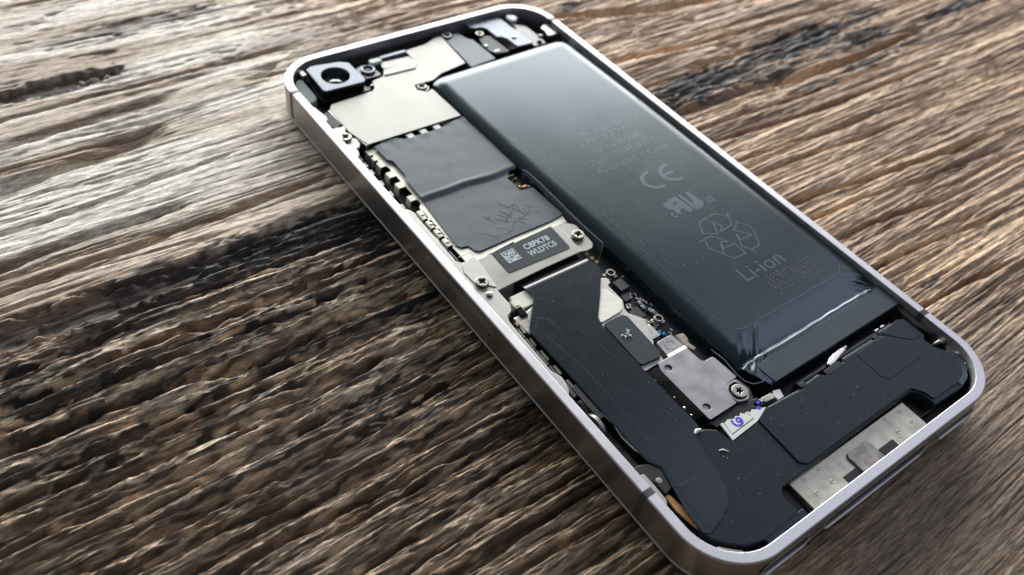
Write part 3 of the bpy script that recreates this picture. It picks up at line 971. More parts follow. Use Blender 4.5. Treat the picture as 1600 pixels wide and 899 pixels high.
    for c in list(o.children):
        if c.name.split('.')[0] in ('battery_print', 'conformity_mark', 'component_mark', 'registered_ring', 'recycling_mark', 'batch_code_print'):
            bm = bmesh.new()
            bm.from_mesh(c.data)
            for v in bm.verts:
                base = zb(v.co.x / MM, v.co.y / MM)
                off = (v.co.z / MM - 5.345) if 'recycling' in c.name or 'conformity' in c.name else 0.0
                if 'component' in c.name or 'ring' in c.name:
                    v.co.z = (base + (0.035 if v.co.z / MM > 5.342 else -0.05)) * MM
                else:
                    v.co.z = (base + 0.022 + max(-0.004, min(0.01, off))) * MM
            bm.to_mesh(c.data)
            bm.free()
    return o


bat = battery()
# smooth tape strip over the battery tail
slab('tail_tape', [(28.05, -35.9), (28.2, -39.75), (-1.2, -39.85), (-1.5, -36.6), (2.0, -36.15), (13.3, -36.05), (20.4, -36.0), (25.5, -35.6)],
     4.84, 4.92, M['tail'], phone, r=0.2, bev=0.03)

# ---- upper left: shields, camera, flash
shield_poly = [(-13.9, 47.2), (-14.35, 46.6), (-14.75, 45.1), (-15.4, 44.5), (-23.9, 44.1), (-24.85, 42.9), (-25.0, 36.0), (-23.9, 31.5), (-5.4, 31.2),
               (-5.6, 40.3), (-7.0, 39.9), (-8.3, 41.3), (-7.9, 42.7), (-4.0, 42.5), (-1.4, 43.7), (4.6, 44.6), (5.45, 54.2), (4.7, 54.8),
               (1.2, 53.4), (-2.8, 53.2), (-3.6, 52.9), (-3.7, 50.0), (-5.0, 49.95), (-10.5, 49.2), (-11.5, 47.6)]
sh = slab('upper_shield', shield_poly, 4.15, 4.4, M['nickel'], phone, r=0.25, bev=0.07)
slab('shield_flap', roundp([(-11.4, 47.5), (-4.9, 47.1), (-3.7, 48.5), (-3.75, 50.0), (-5.1, 49.9), (-5.4, 49.3), (-10.5, 49.15)], 0.3), 4.4, 4.58, M['nickel'], sh, bev=0.07)
slab('flash_plate', [(-10.2, 51.6), (-3.9, 51.0), (-3.95, 49.9), (-5.1, 49.2), (-10.4, 49.35)], 4.3, 4.52, M['nickel'], phone, r=0.3, bev=0.07)
box('folded_tab', -9.4, 52.0, 2.5, -3.8, 52.9, 4.9, M['bracket'], phone, r=0.2, bev=0.15)
slab('turned_edge', [(-25.25, 43.0), (-24.85, 42.9), (-24.6, 37.6), (-24.3, 36.2), (-24.3, 34.0), (-23.9, 31.4), (-24.25, 31.5), (-24.7, 34.2), (-25.0, 36.4)], 2.8, 4.3, M['nickel_bright'], sh, bev=0.08)
screw(-6.75, 42.0, 4.0, 0.95, phone, rot=0.2, mtl=M['nickel'], hgt=0.3)
slab('screw_well', circle(-6.8, 41.9, 1.35, 24), 3.7, 4.02, M['nickel'], phone, bev=0.05)

# camera module
camb = slab('camera_module', [(-23.9, 55.0), (-22.6, 56.0), (-15.2, 54.6), (-14.3, 52.0), (-14.0, 46.2), (-14.7, 45.6), (-23.9, 46.1), (-24.5, 46.9)], 1.2, 3.7, M['darkgloss'], phone, r=0.5, bev=0.2)
slab('barrel_block', [(-23.6, 53.7), (-22.4, 54.4), (-17.2, 53.5), (-15.9, 52.4), (-15.85, 46.8), (-16.4, 46.0), (-23.7, 46.4), (-23.95, 47.2)], 3.7, 4.0, M['darkgloss'], camb, r=0.5, bev=0.12)
me = slab_mesh('camera_face', [roundp([(-23.7, 53.8), (-22.4, 54.4), (-17.2, 53.5), (-15.85, 52.5), (-15.75, 46.7), (-16.3, 45.95), (-23.8, 46.35), (-24.0, 47.0)], 0.45),
                               circle(-19.95, 49.9, 2.55, 40)], 5.2, 5.62, 0.14, 2)
link('camera_face', me, M['camface'], camb, 40)
me = slab_mesh('camera_collar', [roundp([(-23.6, 53.7), (-22.4, 54.3), (-17.2, 53.4), (-15.9, 52.4), (-15.85, 46.8), (-16.4, 46.05), (-23.7, 46.45), (-23.9, 47.1)], 0.45),
                                 circle(-19.95, 49.9, 2.5, 40)], 3.9, 5.2, 0.05, 1)
link('camera_collar', me, M['darkgloss'], camb, 40)
lathe('lens_well', [(2.6, 5.5), (2.4, 5.2), (2.0, 4.3), (1.3, 4.05)], -19.95, 49.9, M['darkgloss'], camb, n=40)
lathe('lens', [(1.75, 4.05), (1.6, 4.22), (1.1, 4.42), (0.6, 4.52), (0.05, 4.55)], -19.95, 49.9, M['lens'], camb, n=36, smooth=80)
box('spring_contact', -24.9, 53.0, 3.0, -23.9, 55.2, 5.0, M['nickel_bright'], phone, r=0.35, bev=0.2)
slab('corner_pad', [(-25.9, 53.0), (-25.1, 52.7), (-25.2, 47.0), (-25.8, 46.0), (-27.2, 45.6), (-27.6, 48.0), (-27.2, 51.5)], 3.2, 4.6, M['pad'], phone, r=0.4, bev=0.15)
fb = slab('flash_module', [(-15.4, 51.4), (-13.7, 52.2), (-11.8, 51.3), (-11.6, 48.1), (-12.1, 47.6), (-14.7, 47.8), (-15.3, 49.0)], 2.6, 4.6, M['darkgloss'], phone, r=0.4, bev=0.2)
me = slab_mesh('flash_ring', [circle(-13.3, 50.0, 1.35, 28), circle(-13.25, 50.1, 0.85, 24)], 4.5, 5.05, 0.18, 2)
link('flash_ring', me, M['bracket'], fb, 40)
lathe('flash_lens', [(0.86, 4.5), (0.8, 4.7), (0.3, 4.8), (0.05, 4.82)], -13.25, 50.1, M['chip'], fb, n=20, smooth=80)
box('white_reflector', -11.9, 51.2, 4.2, -9.5, 52.6, 5.0, M['white'], phone, r=0.45, bev=0.2)
box('micro_contact', -14.9, 46.1, 3.6, -14.5, 46.5, 4.3, M['solder'], phone, bev=0.1)

# top middle and right
slab('grey_tape_block', [(5.7, 54.4), (9.2, 54.5), (10.1, 51.6), (10.75, 51.0), (11.0, 43.6), (5.0, 43.2), (5.6, 51.0)], 2.2, 4.2, M['greyplate'], phone, r=0.2, bev=0.1)
slab('top_bracket', [(12.3, 56.1), (15.5, 55.9), (19.4, 55.4), (20.0, 54.4), (20.7, 44.4), (16.9, 44.6), (16.7, 47.8), (16.1, 48.9), (15.15, 49.3), (15.05, 52.7), (14.4, 53.5), (12.9, 53.8), (12.1, 54.6)],
     4.2, 4.62, M['bracket'], phone, r=0.45, bev=0.15)
lathe('bracket_button', [(0.55, 4.6), (0.5, 4.8), (0.3, 4.86), (0.05, 4.87)], 18.27, 47.71, M['nickel_bright'], phone, n=18, smooth=60)
slab('black_bracket', [(12.3, 51.6), (14.8, 50.8), (15.0, 44.4), (11.8, 44.8), (11.0, 47.6)], 3.2, 4.2, M['plastic'], phone, r=0.3, bev=0.15)
screw(12.95, 51.95, 4.2, 0.85, phone, rot=0.9)
lathe('coil', [(1.0, 3.6), (1.0, 4.3), (0.85, 4.55), (0.7, 4.55), (0.6, 4.3), (0.6, 3.8)], 6.7, 54.2, M['screw'], phone, n=20)
box('small_contact', 11.3, 47.6, 3.8, 12.0, 48.2, 4.5, M['solder'], phone, bev=0.15, r=0.2)
box('small_contact', 12.0, 45.3, 3.8, 13.2, 45.8, 4.4, M['solder'], phone, bev=0.12, r=0.15)
slab('white_diffuser', [(21.2, 54.6), (22.7, 53.9), (22.9, 52.8), (21.8, 51.9), (20.9, 52.1), (20.7, 53.6)], 4.4, 5.2, M['white'], phone, r=0.4, bev=0.25)
box('jack_block', 20.9, 44.2, 1.0, 24.4, 54.2, 3.7, M['darkgloss'], phone, r=0.6, bev=0.3)
slab('corner_bracket', [(25.2, 48.0), (26.6, 48.9), (27.6, 48.2), (27.9, 45.8), (27.3, 44.9), (24.7, 44.9), (25.3, 46.6)], 3.9, 4.75, M['nickel_bright'], phone, r=0.5, bev=0.2)
lathe('rivet', [(0.55, 4.2), (0.5, 4.6), (0.3, 4.7), (0.05, 4.7)], 23.64, 45.94, M['nickel'], phone, n=18, smooth=60)
box('power_button_bracket', 15.0, 54.9, 2.5, 22.5, 56.1, 4.1, M['dark'], phone, bev=0.1)
ribbon_line('frame_edge', [(-22, 55.9, 4.2), (-10, 56.0, 4.2), (4, 56.0, 4.2)], 0.6, 0, M['rubber'], phone, thick=1.2)

# ---- left edge: ledge screw, black flex, insulation film, shield fence
slab('screw_bracket', [(-27.4, 37.6), (-26.5, 37.9), (-25.6, 37.6), (-25.0, 37.8), (-25.1, 36.9), (-25.6, 36.2), (-25.3, 35.3), (-25.4, 34.2), (-24.9, 33.6), (-25.0, 32.2), (-25.7, 31.3), (-27.6, 31.9)],
     3.9, 4.5, M['ledge'], phone, r=0.3, bev=0.1)
screw(-26.45, 34.5, 4.5, 1.05, phone, rot=0.3, hgt=0.45)
slab('black_flex', [(-25.8, 42.8), (-25.2, 42.2), (-25.05, 38.6), (-26.0, 38.0), (-26.9, 38.4), (-27.05, 40.4)], 3.2, 4.3, M['plastic'], phone, r=0.2, bev=0.1)

fu = [(-23.1, 30.75), (-18.8, 31.2), (-17.6, 30.3), (-10.9, 30.1), (-5.6, 31.2), (-4.9, 24.0), (-4.9, 15.2), (-7.9, 15.75), (-17.0, 16.1), (-23.1, 15.7), (-22.95, 21.0), (-23.0, 22.2), (-22.3, 26.4), (-23.0, 26.9)]


def film_part():
    """one soft insulation sheet over two shield steps, with its crease"""
    poly_in = [(-23.1, 30.8), (-18.8, 31.2), (-17.6, 30.3), (-10.9, 30.0), (-5.6, 31.1), (-4.95, 31.0), (-4.95, 15.2), (-6.5, 15.2), (-7.85, 13.8),
               (-7.7, 10.3), (-5.4, 10.0), (-5.1, 2.4), (-7.7, 2.1), (-15.1, 2.15), (-21.6, 2.0), (-22.2, 2.6), (-22.45, 3.85), (-23.7, 4.1), (-24.05, 5.0),
               (-23.4, 12.5), (-23.1, 15.7), (-22.95, 21.0), (-22.4, 22.2), (-22.3, 26.2), (-23.0, 26.9)]
    poly_in = roundp(poly_in, 0.3)
    bm = bmesh.new()
    vs = [bm.verts.new((x, y, 0)) for x, y in poly_in]
    bm.faces.new(vs)
    for y in np.arange(2.5, 31, 0.38):
        g = bm.verts[:] + bm.edges[:] + bm.faces[:]
        bmesh.ops.bisect_plane(bm, geom=g, plane_co=(0, y, 0), plane_no=(0, 1, 0))
    for x in np.arange(-23.8, -5.1, 0.45):
        g = bm.verts[:] + bm.edges[:] + bm.faces[:]
        bmesh.ops.bisect_plane(bm, geom=g, plane_co=(x, 0, 0), plane_no=(1, 0, 0))
    for v in bm.verts:
        x, y = v.co.x, v.co.y
        yc = 15.75 + 0.30 * math.sin(x / 4.2) + 0.10 * math.sin(x / 1.3)
        t = min(1, max(0, (y - (yc - 0.75)) / 0.9))
        t = t * t * (3 - 2 * t)
        z = 3.72 + 0.34 * t
        z += 0.12 * math.exp(-((y - yc - 0.12) / 0.30) ** 2) * (0.5 + 0.7 * math.exp(-((x + 16) / 5) ** 2))
        n = mnoise.noise(Vector((x / 3.0, y / 2.5, 3))) * 0.022 + mnoise.noise(Vector((x / 1.1, y / 0.9, 9))) * 0.004
        z += n
        z += 0.10 * math.exp(-((x + 15.0) / 0.18) ** 2 - ((y - 16.3) / 0.4) ** 2)
        if y > 28:
            z += 0.05 * math.sin(x * 2.2) * (y - 28) / 3
        v.co = Vector((x, y, z)) * MM
    bmesh.ops.triangulate(bm, faces=[f for f in bm.faces if len(f.verts) > 4])
    ret = bmesh.ops.solidify(bm, geom=bm.faces[:], thickness=0.12 * MM)
    bmesh.ops.recalc_face_normals(bm, faces=bm.faces)
    me = bpy.data.meshes.new('insulation_film')
    bm.to_mesh(me)
    bm.free()
    o = link('insulation_film', me, M['film'], phone, 50)
    # scuffs: dark hairline scratches and pale nicks lying on the sheet
    rnd = random.Random(5)
    lines = []
    for k in range(30):
        cx, cy = -12.2 + rnd.gauss(0, 1.7), 5.3 + rnd.gauss(0, 1.4)
        a = rnd.choice((2.4, 2.0, 1.5, 0.2, 0.5)) + rnd.gauss(0, 0.2)
        l = rnd.uniform(0.6, 2.8)
        lines.append([(cx, cy), (cx + l * math.cos(a), cy + l * math.sin(a))])
    lines += [[(-19.5, 5.4), (-17.3, 3.0)], [(-18.4, 20.5), (-17.8, 22.3)], [(-14.9, 22.0), (-14.5, 20.2)], [(-16.9, 7.2), (-15.7, 7.7)]]
    v, f = [], []
    for a, b in lines:
        a, b = Vector(a), Vector(b)
        d = (b - a).normalized()
        nr = Vector((-d.y, d.x)) * rnd.uniform(0.022, 0.05)
        K = 6
        base = len(v)
        for j in range(K + 1):
            p = a.lerp(b, j / K) + nr * rnd.uniform(-.8, .8)
            yc = 15.75 + 0.30 * math.sin(p.x / 4.2) + 0.10 * math.sin(p.x / 1.3)
            t = min(1, max(0, (p.y - (yc - 0.75)) / 0.9))
            t = t * t * (3 - 2 * t)
            z = 3.72 + 0.34 * t + mnoise.noise(Vector((p.x / 3.0, p.y / 2.5, 3))) * 0.022 + 0.14
            v += [(p.x + nr.x, p.y + nr.y, z), (p.x - nr.x, p.y - nr.y, z)]
        for j in range(K):
            q = base + 2 * j
            f.append((q, q + 1, q + 3, q + 2))
    pydata('scuff_marks', v, f, mat('dark_scuff', (0.009, 0.012, 0.015), 0.6, 0, 0.3), o, 0)


film_part()
# bare solder pads between the film and the shield
for x in (-16.25, -13.6, -10.9):
    box('bare_pad', x - 0.62, 29.9, 3.6, x + 0.62, 31.1, 4.22, M['white'], phone, bev=0.1)
box('pad_strip', -18.5, 30.1, 2.0, -8.5, 31.6, 3.35, M['dark'], phone, bev=0.05)
box('film_step_tab', -21.6, 31.15, 3.7, -19.6, 31.5, 4.1, M['nickel_bright'], phone, bev=0.06)

# shield can wall along the left edge: rail with teeth
rail = [(-24.0, 31.2), (-22.9, 31.3), (-22.2, 30.6), (-22.2, 1.2), (-5.3, 1.2), (-5.3, 2.5), (-21.4, 2.55), (-21.4, 4.3), (-23.2, 4.5)]
slab('shield_rail', [(-24.15, 31.0), (-22.6, 31.3), (-22.1, 26.0), (-22.3, 15.7), (-22.9, 12.0), (-23.4, 5.0), (-24.35, 4.6), (-24.6, 11.5), (-24.25, 14.9), (-23.5, 15.6), (-23.5, 25.5), (-24.2, 27.4)],
     3.5, 3.66, M['fence'], phone, r=0.2, bev=0.05)
slab('shield_sill', [(-24.6, 5.0), (-23.5, 5.0), (-23.5, 3.9), (-22.1, 3.7), (-22.0, 2.4), (-21.4, 1.9), (-15.1, 2.1), (-7.7, 2.05), (-5.2, 2.35), (-5.5, 0.75), (-16.1, 0.75), (-20.8, 0.9), (-23.4, 0.3), (-24.6, 0.2)],
     3.4, 3.62, M['fence'], phone, r=0.2, bev=0.06)


def tooth(y0, y1, x0=-24.75, x1=-23.4, z=3.68, dimple=False):
    """flat tooth with its leg bent down"""
    prof = [(x1, z - 0.13), (x1, z), (x0 + 0.22, z), (x0 + 0.06, z - 0.06), (x0, z - 0.25), (x0 - 0.06, 2.0), (x0 + 0.1, 2.0), (x0 + 0.14, z - 0.22), (x0 + 0.28, z - 0.13)]
    n = len(prof)
    v = [(x, y0, zz) for x, zz in prof] + [(x, y1, zz) for x, zz in prof]
    f = [(k, (k + 1) % n, n + (k + 1) % n, n + k) for k in range(n)] + [tuple(range(n)), tuple(range(2 * n - 1, n - 1, -1))]
    o = pydata('shield_tooth', v, f, M['fence'], phone, 30)
    if dimple:
        lathe('dimple', [(0.34, z), (0.27, z + 0.08), (0.15, z + 0.11), (0.02, z + 0.11)], (x0 + x1) / 2 + 0.05, (y0 + y1) / 2, M['nickel_bright'], o, n=14, smooth=80)


for y0, y1 in ((29.6, 31.0), (28.1, 29.1), (26.1, 27.5), (23.15, 24.55), (20.25, 21.6), (16.7, 18.0)):
    tooth(y0, y1)
for y0, y1 in ((12.2, 14.3), (9.95, 11.7), (7.65, 9.45), (5.35, 7.1)):
    tooth(y0, y1, x0=-25.25, x1=-24.2, z=3.66, dimple=True)
box('tooth_wall', -25.2, 3.0, 1.6, -25.0, 14.5, 2.9, M['nickel'], phone, bev=0.05)
for y in (26.8, 23.7, 20.7, 17.2, 30.6, 28.9):
    box('edge_tab', -26.0, y - 0.65, 1.6, -25.6, y + 0.65, 2.75, M['nickel_bright'], phone, bev=0.08)
box('edge_flex', -26.4, 2.2, 1.0, -25.6, 31.0, 2.0, M['darkgloss'], phone, bev=0.1)
# corner pocket of the shield
box('pocket_wall', -25.0, 2.55, 2.4, -22.8, 2.75, 3.62, M['nickel'], phone, bev=0.05)
box('pocket_wall', -23.0, 0.2, 2.4, -22.8, 2.6, 3.62, M['nickel'], phone, bev=0.05)
box('pocket_wall', -25.35, -0.3, 1.6, -25.15, 4.8, 3.3, M['nickel'], phone, bev=0.05)
box('pocket_block', -24.3, -0.2, 2.0, -23.2, 1.7, 3.5, M['darkgloss'], phone, bev=0.1, r=0.3)
# torn corner of the film with board showing
slab('bare_board_patch', [(-8.0, 14.9), (-4.8, 14.9), (-4.6, 10.0), (-8.0, 9.8)], 2.1, 3.0, M['pcb'], phone, bev=0.05)
for x, y, sx, sy in ((-6.7, 14.6, 1.6, 0.16), (-7.55, 13.2, 0.16, 1.4), (-6.1, 11.3, 0.9, 0.35), (-5.5, 11.0, 0.4, 0.5), (-6.9, 11.6, 0.3, 0.5), (-6.3, 13.6, 0.6, 0.12)):
    box('board_part', x - sx / 2, y - sy / 2, 2.9, x + sx / 2, y + sy / 2, 3.45, random.choice((M['solder'], M['gold'])), phone, bev=0.05)
# clear insulating film standing against the battery
pv, pf = [], []
pts = [(-5.1, 13.4), (-4.7, 12.6), (-4.6, 9.4), (-4.7, 4.0), (-4.8, -1.0), (-4.75, -3.2), (-4.6, -6.9)]
for x, y in pts:
    pv += [(x - 0.25, y, 2.6), (x, y, 4.9)]
for i in range(len(pts) - 1):
    pf.append((2 * i, 2 * i + 1, 2 * i + 3, 2 * i + 2))
cf = pydata('clear_insulator', pv, pf, M['clear'], phone, 30)
tube('film_edge', [(x, y, 4.9) for x, y in pts], 0.05, M['bracket'], cf, n=6)
tube('film_edge', [(-4.6, -6.9, 4.88), (-6.6, -8.5, 3.4)], 0.03, M['bracket'], cf, n=6)
slab('board_edge_strip', [(-5.2, 13.5), (-4.95, 13.5), (-4.95, -4.0), (-5.2, -4.0)], 2.5, 3.1, M['chip'], phone, bev=0.03)

# ---- connector cover with label
cov = slab('connector_cover', [(-24.15, 0.05), (-20.8, 0.0), (-9.1, 0.15), (-8.0, 0.0), (-8.2, -3.0), (-8.5, -6.35), (-16.0, -6.35), (-24.6, -6.6), (-24.7, -3.0)], 4.5, 4.72, M['nickel'], phone, r=0.2, bev=0.07)
slab('left_lobe', [(-26.6, -0.35), (-24.25, 0.15), (-24.1, -0.5), (-24.75, -6.3), (-25.0, -6.65), (-25.7, -5.9), (-27.2, -5.3), (-27.35, -2.0)], 5.58, 5.74, M['ledge'], cov, r=[0.5, 0.2, 0, 0.2, 0.2, 0.5, 0.9, 0.8], bev=0.07)
pydata('left_ramp', [(-24.45, 0.1, 5.70), (-24.0, 0.05, 4.7), (-24.65, -6.5, 4.7), (-24.95, -6.55, 5.70), (-24.45, 0.1, 5.52), (-24.0, 0.05, 4.52), (-24.65, -6.5, 4.52), (-24.95, -6.55, 5.52)],
       [(0, 1, 2, 3), (4, 7, 6, 5), (0, 4, 5, 1), (2, 6, 7, 3), (0, 3, 7, 4), (1, 5, 6, 2)], M['nickel_bright'], cov, 0)
slab('right_lobe', [(-7.75, 0.05), (-6.5, 0.1), (-5.35, -1.0), (-5.55, -5.6), (-6.3, -6.4), (-7.6, -6.5), (-8.15, -6.2)], 4.25, 4.45, M['nickel'], cov, r=[0.2, 0.8, 1.2, 1.0, 0.6, 0.2, 0.1], bev=0.07)
pydata('right_ramp', [(-8.05, 0.0, 4.70), (-7.6, 0.0, 4.42), (-8.0, -6.35, 4.42), (-8.55, -6.3, 4.70), (-8.05, 0.0, 4.5), (-7.6, 0.0, 4.25), (-8.0, -6.35, 4.25), (-8.55, -6.3, 4.5)],
       [(0, 1, 2, 3), (4, 7, 6, 5), (0, 4, 5, 1), (2, 6, 7, 3), (0, 3, 7, 4), (1, 5, 6, 2)], M['nickel_bright'], cov, 0)
lab = slab('serial_label', [(-20.95, 0.05), (-9.35, 0.35), (-9.6, -5.0), (-21.1, -4.65)], 4.72, 4.79, M['sticker_black'], phone, r=[0.15, 0.15, 0.5, 0.5], bev=0.02)
slab('turned_lip', [(-21.1, 0.35), (-16.5, 0.75), (-16.4, 0.45), (-21.0, 0.0)], 4.3, 4.75, M['nickel_bright'], cov, r=0.1, bev=0.1)
text('serial_print', 'C8PK78', -15.95, -1.95, 4.75, M['print'], lab, 4.797, height=1.12, weight=0.012)
text('serial_print', 'WLDTC0', -16.1, -3.45, 5.15, M['print'], lab, 4.797, height=1.12, weight=0.012)
# pale block code: solid lower and left edge, random cells
v, f = [], []
rnd = random.Random(12)
ncell = 12
cs = 2.4 / ncell
for i in range(ncell):
    for j in range(ncell):
        on = (i == 0 or j == 0 or rnd.random() < 0.52)
        if i == ncell - 1 and i and j:
            on = j % 2 == 0
        if j == ncell - 1 and j and i:
            on = i % 2 == 0
        if on:
            x, y = -19.85 + i * cs, -3.02 + j * cs
            k = len(v)
            v += [(x, y, 4.797), (x + cs * .98, y, 4.797), (x + cs * .98, y + cs * .98, 4.797), (x, y + cs * .98, 4.797)]
            f.append((k, k + 1, k + 2, k + 3))
pydata('block_code', v, f, M['print'], lab, 0)
screw(-26.25, -4.95, 5.72, 0.98, phone, rot=0.35, mtl=M['screw'], hgt=0.36)
screw(-6.75, -3.3, 4.45, 0.98, phone, rot=0.8, mtl=M['screw'], hgt=0.55)

# ---- ribbon cable
bend = [(-8.75, 4.62), (-8.35, 4.62), (-8.0, 4.58), (-7.7, 4.46), (-7.48, 4.28), (-7.32, 4.05), (-7.2, 3.75), (-7.1, 3.3), (-7.0, 2.7)]
v, f = [], []
for y, z in bend:
    for x, dz in ((-20.75, 0), (-8.75, 0)):
        v.append((x - (0.0 if x < -15 else 0.0), y + (0.0 if x < -15 else -0.1), z))
for y, z in bend:
    for x in (-20.75, -8.75):
        v.append((x, y - 0.1, z - 0.1))
nb = len(bend)
for j in range(nb - 1):
    a = 2 * j
    f.append((a, a + 1, a + 3, a + 2))
    b = 2 * nb + 2 * j
    f.append((b, b + 2, b + 3, b + 1))
    f.append((a, a + 2, b + 2, b))
    f.append((a + 1, b + 1, b + 3, a + 3))
ribp = [(-20.75, -8.7), (-8.85, -8.75), (-8.35, -9.6), (-8.45, -10.8), (-10.7, -13.5), (-14.9, -17.9), (-15.4, -19.4), (-15.6, -27.8), (-15.5, -39.2), (-16.9, -40.2),
        (-17.7, -42.2), (-18.4, -45.6), (-19.1, -47.9), (-20.3, -49.3), (-22.6, -50.4), (-25.3, -51.1), (-26.0, -50.4), (-25.5, -46.5), (-24.9, -44.1), (-24.1, -41.2), (-25.1, -39.6), (-25.15, -32.0), (-25.05, -25.6),
        (-25.2, -15.6), (-24.65, -14.4), (-20.75, -10.3)]
rib = slab('ribbon_cable', ribp, 4.52, 4.62, M['ribbon'], phone, r=[0, 0, .4, .6, 0, .6, .6, 0, .6, .3, .4, 0, .6, .8, .8, .4, .4, 0, .1, .3, .4, 0, 0, .6, .3, .3], bev=0.03)
pydata('ribbon_bend', v, f, mat('ribbon_gloss', (0.016, 0.017, 0.024), 0.22, 0, 0.7), rib, 60)
slab('ribbon_overlay', [(-21.3, -14.6), (-21.05, -19.6), (-20.9, -24.1), (-20.4, -27.9), (-18.9, -32.5), (-18.5, -36.0), (-18.2, -40.3), (-18.6, -44.5), (-19.6, -48.0), (-21.2, -49.6), (-23.6, -50.4),
                        (-25.2, -50.4), (-24.8, -46), (-24.4, -43.8), (-23.9, -41.4), (-24.9, -39.3), (-25.0, -32.0), (-24.9, -25.6), (-25.0, -15.8), (-22.5, -13.6)], 4.60, 4.65, M['ribbon'], rib, r=0.5, bev=0.02)
for k, pts in enumerate(([(-21.4, -15.0), (-18.2, -20.5), (-17.6, -27.0), (-17.9, -38.5)], [(-23.6, -16.5), (-22.6, -24.0), (-22.7, -38.0)])):
    ribbon_line('fold_line', [(x, y, 4.658) for x, y in pts], 0.05, 0, M['tail'], rib, thick=0.03)
slab('overlap_tape', [(-24.2, -44.2), (-24.9, -50.0), (-20.6, -49.0), (-19.4, -47.6), (-21.6, -44.6)], 4.63, 4.67, M['ribbon'], rib, r=0.3, bev=0.015)
box('connector_body', -20.6, -7.3, 1.9, -9.0, -5.4, 3.9, M['darkgloss'], phone, bev=0.2, r=0.2)
box('cable_edge', -26.1, -31.5, 4.3, -25.2, -25.5, 4.5, M['dark'], phone, bev=0.05)
# bright foil edge under the ribbon, lower left
tube('foil_edge', [(-25.2, -30.8, 4.45), (-24.75, -33.0, 4.3), (-24.9, -35.0, 4.0), (-24.85, -37.3, 4.2), (-24.6, -39.6, 4.5)], [0.10, 0.22, 0.3, 0.25, 0.1], M['tarnish'], phone, n=8, flat=0.5)

# left of ribbon: pale foam block and metal tab
slab('foam_block', [(-23.5, -8.1), (-20.4, -8.1), (-20.1, -9.8), (-20.9, -10.9), (-22.9, -10.9), (-23.2, -10.1), (-23.95, -10.1), (-23.95, -8.9), (-23.5, -8.8)], 2.8, 4.15, M['cream'], phone, r=0.15, bev=0.12)
slab('contact_tab', [(-25.3, -11.5), (-23.4, -11.6), (-20.8, -10.9), (-20.8, -13.5), (-24.0, -15.0), (-25.1, -15.2), (-25.3, -13.0)], 3.2, 4.0, M['nickel_bright'], phone, r=0.25, bev=0.15)
slab('black_clip', [(-24.2, -10.3), (-23.0, -10.3), (-23.1, -12.3), (-24.2, -12.1)], 3.4, 4.3, M['darkgloss'], phone, r=0.2, bev=0.15)
tube('contact_tip', [(-25.45, -12.3, 3.6), (-25.5, -12.6, 3.95), (-25.55, -13.0, 3.9)], [0.25, 0.32, 0.15], M['gold'], phone, n=10)
for k, (ya, yb) in enumerate(((-12.9, -15.0), (-15.3, -17.6), (-17.8, -20.5), (-20.8, -23.3), (-23.6, -26.6))):
    tube('antenna_sleeve', [(-25.75, ya, 3.3), (-25.75, (ya + yb) / 2, 3.35), (-25.8, yb, 3.3)], 0.42, M['tarnish_dark'], phone, n=12)
    tube('sleeve_joint', [(-25.3, ya - 0.4, 3.75), (-25.35, yb + 0.5, 3.75)], 0.22, M['tarnish'], phone, n=8)
box('edge_channel', -27.4, -28.5, 1.2, -26.2, -12.5, 2.0, M['darkgloss'], phone, bev=0.2)
# vibration motor under the lower left edge
for yc, xx, zz, rr_, mt_ in ((-31.5, -26.1, 3.2, 1.9, M['nickel']), (-28.6, -25.6, 2.7, 1.6, M['tarnish_dark'])):
    v, f = [], []
    K = 28
    for j, (dx, rq) in enumerate(((0.0, rr_), (-0.5, rr_), (-0.5, rr_ - 0.35), (0.0, rr_ - 0.5))):
        for k in range(K):
            t = 2 * math.pi * k / K
            v.append((xx + dx, yc + rq * math.cos(t), zz + rq * math.sin(t) * 0.72))
    for j in range(3):
        for k in range(K):
            f.append((j * K + k, j * K + (k + 1) % K, (j + 1) * K + (k + 1) % K, (j + 1) * K + k))
    f.append(tuple(range(3 * K, 4 * K)))
    pydata('motor_can', v, f, mt_, phone, 40)
slab('motor_plate', [(-26.9, -29.5), (-25.0, -29.5), (-24.9, -39.0), (-27.2, -39.0)], 1.2, 2.3, M['tarnish_dark'], phone, r=0.5, bev=0.2)
slab('black_catch', [(-26.2, -39.4), (-24.6, -40.1), (-24.1, -41.2), (-24.5, -43.9), (-26.2, -44.3), (-26.2, -42.5), (-27.1, -40.9), (-27.3, -39.4)], 3.6, 4.45, M['dark'], phone, r=0.25, bev=0.1)
tube('catch_pin', [(-25.6, -42.4, 4.3), (-25.6, -42.4, 4.5), (-25.6, -42.4, 4.55)], [0.45, 0.42, 0.2], M['tarnish_dark'], phone, n=14)
v = []
slab('copper_flex', [(-26.2, -44.3), (-25.6, -44.3), (-25.2, -47.5), (-24.9, -50.9), (-25.5, -51.0), (-26.0, -49.0), (-26.45, -46.5)], 3.8, 4.15, M['copper'], phone, r=0.15, bev=0.08)

